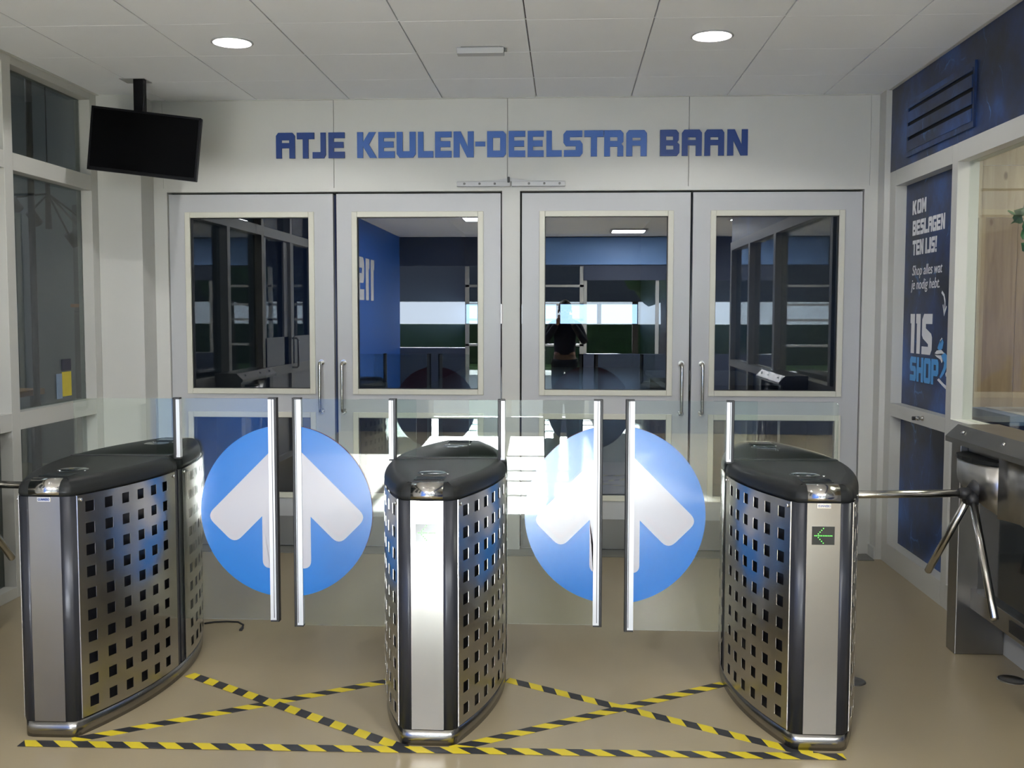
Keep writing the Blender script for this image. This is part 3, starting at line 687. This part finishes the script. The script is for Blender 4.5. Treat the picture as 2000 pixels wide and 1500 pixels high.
def edge_strip(parent, x0, x1, black_left, y, z0, z1):
    """white aluminium strip with a black rubber lip on one side"""
    w_ = x1-x0; bw = .012
    s = boxes('edge_strip', [((x0+bw if black_left else x0), (x1 if black_left else x1-bw), y-.014, y+.014, z0+.006, z1-.006)], alustrip, parent)
    lo = s.location.copy()
    bm = bmesh.new()
    X0, X1 = (x0, x0+bw) if black_left else (x1-bw, x1)
    bx(bm, X0-lo.x, X1-lo.x, y-.016-lo.y, y+.016-lo.y, z0-lo.z, z1-lo.z, .003)
    bx(bm, x0-lo.x, x1-lo.x, y-.015-lo.y, y+.015-lo.y, z1-.006-lo.z, z1+.001-lo.z, .001)
    bx(bm, x0-lo.x, x1-lo.x, y-.015-lo.y, y+.015-lo.y, z0-.001-lo.z, z0+.006-lo.z, .001)
    bx(bm, (x0+.4*w_)-lo.x, (x0+.47*w_)-lo.x, y-.0148-lo.y, y-.013-lo.y, 0.01, z1-z0-.01)
    from_bm('rubber_lip', bm, rubber, s, recalc=False)
def wing(g, x_in, x_out, side, cx, r, zb):
    """sliding glass leaf; side=+1: leaf reaches to the right of its cabinet. x in world, converted to gate space"""
    gx, gy = g.location.x, g.location.y; Y = 4.262-gy
    a, b = sorted((x_in-gx, x_out-gx))
    bm = bmesh.new(); prism(bm, [(a, zb), (b, zb), (b, 1.186), (a, 1.186)], Y-.005, Y+.005, 'y'); wg = from_bm('glass_leaf', bm, gateglass, g)
    if side > 0: edge_strip(wg, b-.004, b+.033, False, Y, zb-.004, 1.19)
    else: edge_strip(wg, a-.033, a+.004, True, Y, zb-.004, 1.19)
    # half disc sticker
    xe = (b-.004 if side > 0 else a+.004)+gx-cx      # distance of the straight edge from the disc centre
    t0 = math.acos(max(-1, min(1, abs(xe)/r)))
    arc = [PI-t0+2*t0*k/56 for k in range(57)] if side > 0 else [-t0+2*t0*k/56 for k in range(57)]
    zc_ = .7115; ccx = cx-gx
    P = [(ccx+r*math.cos(t), zc_+r*math.sin(t)) for t in arc]
    bm = bmesh.new(); prism(bm, P, Y-.0068, Y-.0054, 'y'); from_bm('disc_sticker', bm, bluedisc, wg)
    bm = bmesh.new(); prism(bm, P, Y+.0054, Y+.0068, 'y'); from_bm('disc_sticker', bm, reddisc, wg)
    s = -1 if side > 0 else 1; e = abs(xe)
    def rc(p, q, r_, n=6):  # round corner p with neighbours q
        (ax, ay), (bx_, by) = q; v1 = Vector((ax-p[0], ay-p[1])).normalized(); v2 = Vector((bx_-p[0], by-p[1])).normalized()
        A = Vector(p)+v1*r_; B = Vector(p)+v2*r_; out = []
        for k in range(n+1):
            t = k/n; out.append(tuple(A*(1-t)**2+Vector(p)*2*t*(1-t)+B*t*t))
        return out
    # arrow half, u = distance from the disc centre line (positive outwards), z absolute
    top = 1.030-e; k_ = r/.364
    pA = (.345*k_, 1.030-.345*k_); pB = (.225*k_, .577+.004)
    d1 = Vector((1, -1)).normalized()
    o1 = (e, top); tip = .288; aw = .118
    # outer diagonal runs from (e, top) to q1, end cap across to q2, back up the inner diagonal to q3, then down the stem
    q1 = (.340, 1.030-.340); q2 = (q1[0]-aw, q1[1]-aw); q3 = (.103, q2[1]+(q2[0]-.103)); q4 = (.103, .470)
    poly = [o1]+rc(q1, (o1, q2), .042)+rc(q2, (q1, q3), .042)+[q3]+rc(q4, (q3, (e, .470)), .034)+[(e, .470)]
    P = [(ccx+s*u, z) for u, z in poly]
    bm = bmesh.new(); prism(bm, P, Y-.0078, Y-.007, 'y'); from_bm('arrow_sticker', bm, whitearrow, wg)
def fixed(g, x0, x1, corners, strips):
    gx, gy = g.location.x, g.location.y; Y = 4.240-gy
    bm = bmesh.new(); prism(bm, rnd_rect(x0-gx, x1-gx, .93, 1.186, .018, corners), Y-.005, Y+.005, 'y'); f = from_bm('fixed_glass', bm, gateglass, g)
    for a, b, bl in strips: edge_strip(f, a-gx, b-gx, bl, Y, .935, 1.19)
gl = gate(-1.866, 3.590, 'perforated steel gate cabinet at the left, beside the left-hand blue disc', False, 'GUNNEBO')
gm = gate(-.487, 3.590, 'perforated steel gate cabinet in the middle, between the two blue discs', True, 'GUNNEBO')
gr = gate(.898, 3.625, 'perforated steel gate cabinet at the right, with dark display and green arrow', True, 'GUNNEBO')
wing(gl, -1.72, -1.237, 1, -1.170, .364, .247)
wing(gm, -.62, -1.106, -1, -1.170, .364, .227)
wing(gm, -.40, .119, 1, .203, .372, .247)
wing(gr, .78, .278, -1, .203, .372, .229)
fixed(gl, -2.064, -1.632, ('tl',), [(-1.636, -1.608, True)])
fixed(gm, -.705, -.270, (), [(-.729, -.699, False), (-.279, -.250, True)])
fixed(gr, .675, 1.10, ('tr',), [(.652, .682, False)])

# ---------------------------------------------------------------- tripod turnstiles
def turnstile(mx, label):
    """mx=1: against the right wall (built in world x); mx=-1 mirrored against the left wall"""
    bx0 = XR if mx > 0 else XL
    t = tag(empty('tripod_turnstile', (bx0, 4.45, 0)), label, 'turnstile', 'tripod turnstiles at the walls')
    def X(v): return mx*(v-XR)
    def b(name, a, c, y0, y1, z0, z1, m, bev=.002, par=None):
        u, v = sorted((X(a), X(c))); return box(name, u, v, y0-4.45, y1-4.45, z0, z1, m, par or t, bev)
    e = XR-.002
    b('foot', 1.767, e, 4.722, 4.83, 0, .965, darksteel, .004); b('foot', 1.767, e, 3.86, 3.97, 0, .965, darksteel, .004)
    bm = bmesh.new(); prism(bm, [(X(e), 1.038), (X(1.80), 1.038), (X(1.745), .985), (X(1.745), .962), (X(e), .962)], 3.82-4.45, 4.85-4.45, 'y'); from_bm('lid', bm, darksteel, t)
    for y in (4.70, 4.27, 3.98): tubeobj('screw', [(X(1.772), y-4.45, 1.012), (X(1.764), y-4.45, 1.018)], .008, screwm, t, 12)
    # curved head housing, cut away underneath towards the hub
    C1 = [(1.80, 4.715), (1.765, 4.70), (1.73, 4.66), (1.712, 4.60), (1.710, 4.54), (1.722, 4.46), (1.745, 4.39), (1.775, 4.33)]
    C2 = [(1.775, 4.326), (1.80, 4.27), (1.815, 4.2), (1.80, 4.10), (1.79, 3.975)]
    def hull(C_, name, zt, zb, m):
        bm = bmesh.new(); n = len(C_)
        loopx = C_+[(1.96, C_[-1][1]), (1.96, C_[0][1])]
        A = [bm.verts.new((X(x), y-4.45, zt)) for x, y in loopx]; B = [bm.verts.new((X(x), y-4.45, zb(x, y))) for x, y in loopx]
        k = len(loopx)
        for i in range(k): bm.faces.new((A[i], A[(i+1) % k], B[(i+1) % k], B[i]))
        bm.faces.new(A[::-1]); bm.faces.new(B)
        o = from_bm(name, bm, m, t); 
        for p in o.data.polygons: p.use_smooth = abs(p.normal.z) < .3 and len(p.vertices) == 4
        return o
    zb = lambda x, y: .715+.135*max(0, min(1, (y-4.33)/.33))
    hull(C1, 'head_housing', .915, zb, steelv)
    b('head_neck', 1.80, e, 4.33, 4.715, .90, .963, darksteel, 0)
    hull(C2, 'head_housing', .955, lambda x, y: .70, steelv)
    bm = bmesh.new(); prism(bm, [(X(x-.004 if x < 1.79 else x), y-4.45) for x, y in C1]+[(X(1.80), 4.33-4.45)], .915, .931); from_bm('black_cap', bm, lidm, t)
    
    b('side_panel', 1.86, e, 3.97, 4.722, .30, .94, dglass, 0); b('lower_rail', 1.83, e, 3.97, 4.722, .215, .305, steel, .002)
    b('rail_recess', 1.826, 1.84, 4.14, 4.30, .235, .285, rubber, 0)
    # hub and three arms
    hub = (1.712, 4.44, .787)
    H_ = lambda p: (X(p[0]), p[1]-4.45, p[2])
    tubeobj('hub', [H_((1.80, 4.47, .86)), H_((1.745, 4.455, .81)), H_((1.715, 4.445, .785))], [.04, .038, .032], rubber, t, 18)
    for end in ((1.17, 4.44, .775), (1.648, 4.75, .373), (1.694, 4.12, .336)):
        v = Vector(end)-Vector(hub); n = v.normalized(); s = Vector(hub)
        a = tubeobj('arm', [H_(s+n*.05), H_(s+n*(v.length-.006)), H_(s+n*v.length)], [.0165, .0165, .012], tube, t, 18)
        tubeobj('arm_socket', [H_(s+n*.0), H_(s+n*.03), H_(s+n*.052)], [.024, .026, .021], rubber, a, 14)
    return t
turnstile(1, 'steel tripod turnstile with three arms against the right wall')
turnstile(-1, 'steel tripod turnstile at the left edge, only its arm ends in view')

# ---------------------------------------------------------------- floor things
def tape(a, b, label, z, seg0=0.0, wd=.052, per=.127, slant=1):
    a = Vector(a); b = Vector(b); d = b-a; Ln = d.length; u = d.normalized(); v = Vector((-u.y, u.x))
    bm = bmesh.new(); k = 0; s = -wd+seg0-per
    sl = wd*1.0*slant
    def pt(t, e):  # t along, e 0/1 across; clamp into the tape
        t = max(0, min(Ln, t)); p = u*t+v*(e-.5)*wd; return (p.x, p.y, 0)
    while s < Ln+wd:
        t0, t1 = s, s+per/2
        c = [(t0+sl, 0), (t1+sl, 0), (t1, 1), (t0, 1)]
        if max(q[0] for q in c) > 0 and min(q[0] for q in c) < Ln:
            V = [bm.verts.new(pt(*q)) for q in c]
            V2 = [bm.verts.new((q.co.x, q.co.y, .0008)) for q in V]
            try:
                fs = [bm.faces.new(V2), bm.faces.new(V[::-1])]+[bm.faces.new((V[i], V[(i+1) % 4], V2[(i+1) % 4], V2[i])) for i in range(4)]
                for f in fs: f.material_index = k % 2
            except ValueError: pass
        s += per/2; k += 1
    o = from_bm('hazard_tape', bm, [yellowm, blackm], None, (a.x, a.y, z), recalc=True)
    return tag(o, label, 'tape', 'yellow and black floor tapes')
tape((-1.60, 4.262), (-.552, 3.553), 'yellow and black tape from left cabinet side to middle cabinet foot', .0015, .03, slant=.45)
tape((-1.775, 3.567), (-.728, 4.243), 'yellow and black tape from left cabinet foot to middle cabinet side', .0005, .0, slant=.95)
tape((-.246, 4.278), (.880, 3.585), 'yellow and black tape from middle cabinet side to right cabinet foot', .0005, .02, slant=.9)
tape((-.40, 3.565), (.662, 4.277), 'yellow and black tape from middle cabinet foot to right cabinet side', .0013, .02, slant=.95)
tape((-1.945, 3.528), (.975, 3.575), 'long straight yellow and black tape along the front of the gates', .0024, .03, wd=.052)
cb = tubeobj('loose_cable', [(0, 0, .004), (.042, .028, .004), (.10, .04, .004), (.16, .035, .004), (.20, -.01, .004), (.212, -.07, .004)], .0045, rubber, None, 8, (-1.79, 4.98, 0)); tag(cb, 'short black cable lying on the floor behind the left gate', 'cable')
bm = bmesh.new(); tube_bm(bm, [(.212, -.065, .005), (.215, -.10, .005)], .008, 10); from_bm('plug', bm, rubber, cb)
for i, (x, y, lb) in enumerate(((1.205, 4.34, 'round metal floor cap beside the right gate cabinet'), (1.885, 4.395, 'round metal floor cap in front of the right turnstile'))):
    bm = bmesh.new(); lathe(bm, [(0, .003), (.045, .003), (.047, .005), (.056, .004), (.058, 0)], 32); o = from_bm('floor_cap', bm, darksteel, None, (x, y, 0), smooth=True); tag(o, lb, 'floor cap', 'floor caps')

# ---------------------------------------------------------------- shop behind the right wall
st(box('floor_shop', XR+.12, 6.5, 1.2, 6.5, .001, .004, fm))
st(box('ceiling_shop', XR+.12, 6.5, 1.2, 6.5, 2.9, 3.0, tilem))
ws = st(empty('wall_shop', (2.1, 6.42, 0)))
xx = 0
for k, (wd, z0, z1, m) in enumerate(((.36, .0, 2.9, pine1), (.0, 0, 0, None))):
    pass
box('pine_board', 0, .385, 0, .03, 0, 2.9, pine1, ws); 
box('pine_board', .387, .60, 0, .03, 0, 2.12, pine2, ws); box('pine_board', .602, .83, 0, .03, 0, 2.12, pine2, ws); box('pine_board', .832, 1.1, 0, .03, 0, 2.12, pine2, ws)
box('pine_board', .387, 1.1, 0, .03, 2.122, 2.43, pine1, ws); box('pine_board', .387, 1.1, 0, .03, 2.433, 2.9, pine1, ws)
for k in range(12): box('pine_board', 1.102+k*.28, 1.38+k*.28, 0, .03, 0, 2.9, pine1 if k % 2 else pine2, ws)
box('pine_post', .36, .40, -.03, 0, 0, 2.12, pine1, ws)
st(box('wall_shop_side', 6.4, 6.5, 1.2, 6.5, 0, 2.9, pine1))
st(box('wall_shop_rear', XR+.12, 6.5, 1.2, 1.3, 0, 2.9, lobbyw))
ct = tag(empty('shop_counter', (3.3, 6.1, 0)), 'blue counter with a pale top behind the shop window', 'counter')
box('worktop', -.77, 1.6, -.30, .3, .93, .985, doorp, ct, .004); box('body', -.84, 1.6, -.24, .3, 0, .93, navy, ct); box('side_shelf', -.86, -.78, -.28, .3, .93, .984, mat('slate_blue', lin((78, 104, 140)), .5, noise=.05), ct)
pt = tag(empty('hanging_plant', (2.405, 5.6, 2.0)), 'green leafy plant hanging behind the shop window', 'plant')
random.seed(3)
for k in range(14):
    a = random.uniform(0, 2*PI); r = random.uniform(.02, .11); z = random.uniform(-.16, .10)
    bm = bmesh.new(); vs = [bm.verts.new(p) for p in ((0, 0, 0), (.025, .0, .018), (.03, 0, .045), (0, 0, .08), (-.03, 0, .045), (-.025, 0, .018))]; c = bm.verts.new((0, .012, .035))
    for i in range(6): bm.faces.new((vs[i], vs[(i+1) % 6], c))
    o = from_bm('leaf', bm, leafm, pt, (r*math.cos(a), r*math.sin(a), z)); o.rotation_euler = (random.uniform(-1.2, 1.2), random.uniform(-1, 1), random.uniform(0, 6))
tubeobj('stem', [(0, 0, .9), (.01, 0, .3), (0, .01, .0), (.01, .02, -.15)], .004, leafm, pt, 6)
bx_ = tag(box('paper_stack', 2.69, 2.86, 5.85, 6.05, .985, 1.33, doorp, None, .004), 'white box standing on the blue shop counter', 'box')
ld = bpy.data.lights.new('shop_lamp', 'AREA'); ld.size = 1.2; ld.energy = 55; ld.color = (1, .93, .82)  # unseen area light put in to brighten the pine wall
lo = bpy.data.objects.new('shop_lamp', ld); C.objects.link(lo); lo.location = (3.6, 4.6, 2.86)

# ---------------------------------------------------------------- dim room behind the left windows
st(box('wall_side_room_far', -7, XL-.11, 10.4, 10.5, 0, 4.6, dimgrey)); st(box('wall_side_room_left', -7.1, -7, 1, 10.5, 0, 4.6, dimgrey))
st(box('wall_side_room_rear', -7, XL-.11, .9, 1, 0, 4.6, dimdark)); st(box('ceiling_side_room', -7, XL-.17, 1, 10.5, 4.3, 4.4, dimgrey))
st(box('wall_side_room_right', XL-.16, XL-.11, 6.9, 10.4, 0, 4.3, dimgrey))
cbn = tag(empty('tall_cupboard', (-4.28, 9.2, 0)), 'tall dark cupboard in the dim room behind the left window', 'cupboard')
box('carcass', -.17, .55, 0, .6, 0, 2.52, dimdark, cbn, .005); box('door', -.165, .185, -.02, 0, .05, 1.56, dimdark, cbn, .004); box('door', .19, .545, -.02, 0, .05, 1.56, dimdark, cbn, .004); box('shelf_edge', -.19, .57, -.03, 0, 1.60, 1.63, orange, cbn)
pn = tag(empty('pendant_lamp', (-3.55, 7.0, 2.0)), 'black branched pendant lamp behind the left window', 'lamp')
tubeobj('cord', [(0, 0, 2.3), (0, 0, .55)], .004, rubber, pn, 6); tubeobj('stem', [(0, 0, .55), (0, 0, .12)], [.014, .022], rubber, pn, 10)
for i, (dx, dy, dz) in enumerate(((.12, .28, .20), (.05, .42, .13), (-.1, -.3, .30), (.05, .18, .10), (-.05, -.15, .22))):
    a = tubeobj('branch', [(0, 0, .36), (dx, dy, dz)], .007, rubber, pn, 8)
    tubeobj('spot_head', [(dx, dy, dz), (dx+.02, dy+.07, dz-.07)], .032, rubber, a, 12)
pl2 = tag(tubeobj('black_pipe', [(0, 0, 0), (0, 0, 4.3)], .022, rubber, None, 10, (-3.50, 6.68, 0)), 'black vertical pipe in the room behind the left window', 'pipe')
dk = tag(empty('side_desk', (-3.75, 6.7, 0)), 'desk with an orange wooden top behind the left window', 'desk')
box('desk_top', -.55, .14, -.3, .3, .985, 1.025, orange, dk, .003)
for x, y in ((-.5, -.25), (.09, -.25), (-.5, .25), (.09, .25)): box('leg', x-.02, x+.02, y-.02, y+.02, 0, .985, dimdark, dk)
ld = bpy.data.lights.new('side_room_lamp', 'AREA'); ld.size = 1.5; ld.energy = 28; ld.color = (.85, .93, 1)  # unseen area light added to lift the dim side room
lo = bpy.data.objects.new('side_room_lamp', ld); C.objects.link(lo); lo.location = (-5, 7.5, 4.2)

# ---------------------------------------------------------------- hall beyond the doors
st(box('ceiling_hall', XL-.1, XR+.1, 6.86, 31, 3.9, 4.0, brownc))
st(box('wall_hall_left', XL-.1, XL-.02, 10.2, 31, 0, 4.9, navy)); st(box('wall_hall_right', XR+.17, XR+.22, 6.86, 31, 0, 4.9, navy))
st(boxes('wall_hall_far', [(-3.1, 2.2, 30.6, 30.8, 0, 1.28), (-3.1, 2.2, 30.6, 30.8, 1.85, 4.9)]+[(x, x+.12, 30.6, 30.8, 1.28, 1.85) for x in (-3.1, -1.6, -.3, .9, 2.08)], navy))
ck = tag(empty('wood_counter', (.95, 9.4, 0)), 'low wood slatted counter beyond the right-hand doors', 'counter')
box('counter_body', 0, .95, 0, 2.4, 0, .86, mat('brown_slats', (.16, .09, .05), .5, noise=.2, scale=4, stretch=(12, 12, .4)), ck); box('counter_top', -.05, .98, -.05, 2.45, .86, .91, doorp, ck)
ld = bpy.data.lights.new('hall_lamp', 'AREA'); ld.size = 2; ld.energy = 60; ld.color = (1, .95, .88)
lo = bpy.data.objects.new('hall_lamp', ld); C.objects.link(lo); lo.location = (-.4, 13, 3.85)

# ---------------------------------------------------------------- lobby behind the camera
st(box('wall_right_lobby_return', XR+.12, 9, .60, .76, 0, ZC, lobbyw))
st(box('wall_lobby_side', 8.9, 9, -5, .6, 0, ZC, lobbyw))
LB = [(-3.07, -1.80, -5.1, -5.0, 0, .95), (-3.07, -1.80, -5.1, -5.0, 2.40, ZC), (-1.80, .30, -5.1, -5.0, 2.40, ZC), (-1.80, .30, -5.1, -5.0, 0, .20), (.30, 9, -5.1, -5.0, 0, .85), (.30, 9, -5.1, -5.0, 2.15, ZC)]
st(boxes('wall_rear', LB, mat('dark_lobby_wall', (.05, .065, .11), .6, noise=.1)))
mull = [(x-.03, x+.03, -5.08, -5.02, .85, 2.15) for x in (.33, 1.6, 3.0, 4.4, 5.8, 7.2, 8.6)]+[(-1.80, .30, -5.08, -5.02, z-.02, z+.02) for z in (1.0, 1.45, 1.72, 2.05)]+[(x-.035, x+.035, -5.08, -5.02, .2, 2.4) for x in (-1.77, -.75, .27)]
st(boxes('window_9', mull, framep))
st(box('window_10', -1.8, 9, -5.055, -5.05, .2, 2.4, clearglass))
fb = mat('light_blue_panel', lin((120, 160, 215)), .5, noise=.04)
tag(box('blue_header_panel', -.45, 1.75, -4.995, -4.96, 2.42, 2.90, fb, None, .003), 'pale blue panel above the entrance windows behind the viewer', 'panel')
st(box('ground_outdoor', -60, 60, -60, -5.1, -.15, -.02, pavem)); st(box('ground_grass', -60, 60, -60, -16, -.02, .01, grassm))
cn = tag(empty('outdoor_canopy', (0, -17, 0)), 'long dark canopy on posts far outside the entrance', 'canopy')
box('roof_box', -34, 34, -1, 1, 1.93, 4.3, mat('canopy_dark', (.03, .035, .05), .8, noise=.2), cn)  # added slab cuts the sky mirrored in the doors to a strip
for k in range(16): box('post', -30+k*4-.08, -30+k*4+.08, -.1, .1, 0, 1.93, barkm, cn)
hg = tag(box('clipped_hedge', -34, 34, -19.5, -18.7, .01, 1.25, treem, None, .05), 'long clipped hedge outside the entrance windows', 'hedge')
random.seed(11)
for i, (x, lb) in enumerate(((2.4, 'nearest'), (7.4, 'second'), (12.6, 'third'))):  # trees added to keep the sun off the right-hand lobby windows
    t = tag(empty('street_tree', (x, -12.5, 0)), '%s leafy tree outside, counted from the entrance behind the viewer' % lb, 'tree', 'trees outside the entrance')
    tubeobj('trunk', [(0, 0, 0), (.05, 0, 1.3), (0, .05, 2.8)], [.14, .11, .09], barkm, t, 10)
    bm = bmesh.new(); bmesh.ops.create_icosphere(bm, subdivisions=4, radius=1)
    for v in bm.verts:
        n = 1+.12*math.sin(v.co.x*9+i)*math.sin(v.co.y*7)+.1*math.sin(v.co.z*11+i*2); v.co = Vector((v.co.x*1.75*n, v.co.y*1.6*n, 4.3+v.co.z*2.2*n))
    from_bm('crown', bm, treem, t, smooth=True)

# ---------------------------------------------------------------- the photographer, seen mirrored in the door glass
def skin(name, V, E, R, m, parent, sub=2):
    me = bpy.data.meshes.new(name); me.from_pydata(V, E, []); o = link(name, me, m, parent)
    o.modifiers.new('skin', 'SKIN'); sv = me.skin_vertices[0].data
    for s_, r in zip(sv, R): s_.radius = (r, r) if not isinstance(r, tuple) else r
    sv[0].use_root = True
    s2 = o.modifiers.new('sub', 'SUBSURF'); s2.levels = sub; s2.render_levels = sub
    dg = bpy.context.evaluated_depsgraph_get(); nm = bpy.data.meshes.new_from_object(o.evaluated_get(dg))
    o.modifiers.clear(); o.data = nm
    for p in nm.polygons: p.use_smooth = True
    return o
skinm = mat('skin', (.45, .26, .18), .5, noise=.05); cloth = mat('dark_jacket', (.018, .02, .028), .8, noise=.2, scale=20); jean = mat('dark_trousers', (.02, .024, .035), .8, noise=.2, scale=20); hairm = mat('dark_hair', (.02, .015, .01), .6, noise=.2, scale=30)
pp = tag(empty('person', (-.02, -.30, 0)), 'person in dark clothes holding a camera up to the face, mirrored in the door glass', 'person')
V = [(0, 0, .95), (0, 0, 1.15), (0, .01, 1.32), (0, .01, 1.42), (0, .02, 1.50), (0, .04, 1.585), (0, .03, 1.66),
     (-.17, .0, 1.40), (-.27, .06, 1.17), (-.10, .20, 1.43), (-.075, .235, 1.49),
     (.17, .0, 1.40), (.27, .06, 1.17), (.10, .20, 1.43), (.075, .235, 1.49),
     (-.09, 0, .88), (-.10, .02, .48), (-.10, -.02, .08), (-.11, .12, .03), (.09, 0, .88), (.10, .02, .48), (.10, -.02, .08), (.11, .12, .03)]
Ed = [(0, 1), (1, 2), (2, 3), (3, 4), (4, 5), (5, 6), (3, 7), (7, 8), (8, 9), (9, 10), (3, 11), (11, 12), (12, 13), (13, 14), (0, 15), (15, 16), (16, 17), (17, 18), (0, 19), (19, 20), (20, 21), (21, 22)]
Rd = [(.14, .10), (.125, .09), (.14, .10), (.10, .07), .045, (.078, .095), (.06, .075), .055, .04, .03, .035, .055, .04, .03, .035, .085, .055, .042, .04, .085, .055, .042, .04]
body = skin('body', V, Ed, Rd, skinm, pp)
jk = [0, 1, 2, 3, 7, 8, 9, 11, 12, 13]; im = {a: i for i, a in enumerate(jk)}
skin('jacket', [V[a] for a in jk], [(im[a], im[b]) for a, b in Ed if a in im and b in im], [(.165, .12), (.155, .115), (.165, .12), (.11, .085), .072, .056, .043, .072, .056, .043], cloth, pp)
tr = [0, 15, 16, 17, 19, 20, 21]; im = {a: i for i, a in enumerate(tr)}
skin('trousers', [V[a] for a in tr], [(im[a], im[b]) for a, b in Ed if a in im and b in im], [(.155, .115), .105, .075, .062, .105, .075, .062], jean, pp)
bm = bmesh.new(); bmesh.ops.create_icosphere(bm, subdivisions=3, radius=1)
for v in list(bm.verts):
    v.co = Vector((v.co.x*.088, .022+v.co.y*.105, 1.635+v.co.z*.105))
bmesh.ops.delete(bm, geom=[v for v in bm.verts if v.co.z < 1.60 and v.co.y > .0], context='VERTS'); from_bm('hair', bm, hairm, pp, smooth=True)
bm = bmesh.new(); bmesh.ops.create_cone(bm, segments=10, radius1=.014, radius2=.004, depth=.035, cap_ends=True, matrix=Matrix.Translation((0, .135, 1.56)) @ Matrix.Rotation(-1.2, 4, 'X')); from_bm('nose', bm, skinm, pp, smooth=True)
for s in (-1, 1):
    bm = bmesh.new(); bmesh.ops.create_icosphere(bm, subdivisions=2, radius=.012, matrix=Matrix.Translation((s*.032, .125, 1.595))); from_bm('eye', bm, tvm, pp, smooth=True)
    bm = bmesh.new(); bmesh.ops.create_icosphere(bm, subdivisions=2, radius=.026, matrix=Matrix.Translation((s*.085, .03, 1.585)) @ Matrix.Scale(.4, 4, (1, 0, 0))); from_bm('ear', bm, skinm, pp, smooth=True)
    for k in range(4):
        z = 1.475+k*.017; tubeobj('finger', [(s*.088, .225, z), (s*.082, .255, z+.004), (s*.060, .272, z+.004), (s*.040, .270, z+.002)], [.0085, .0085, .0075, .006], skinm, pp, 8)
    tubeobj('thumb', [(s*.08, .22, 1.475), (s*.06, .225, 1.468), (s*.035, .235, 1.47)], [.011, .0095, .008], skinm, pp, 8)
cmr = tag(empty('photo_camera', (-.02, -.08, 1.53)), 'black camera held up by the person mirrored in the door glass', 'camera')
box('camera_body', -.06, .06, -.03, .015, -.04, .035, tvm, cmr, .006); tubeobj('lens', [(0, .012, -.003), (0, .045, -.003)], .028, rubber, cmr, 20); box('viewfinder_hump', -.018, .018, -.03, .01, .035, .052, tvm, cmr, .004)
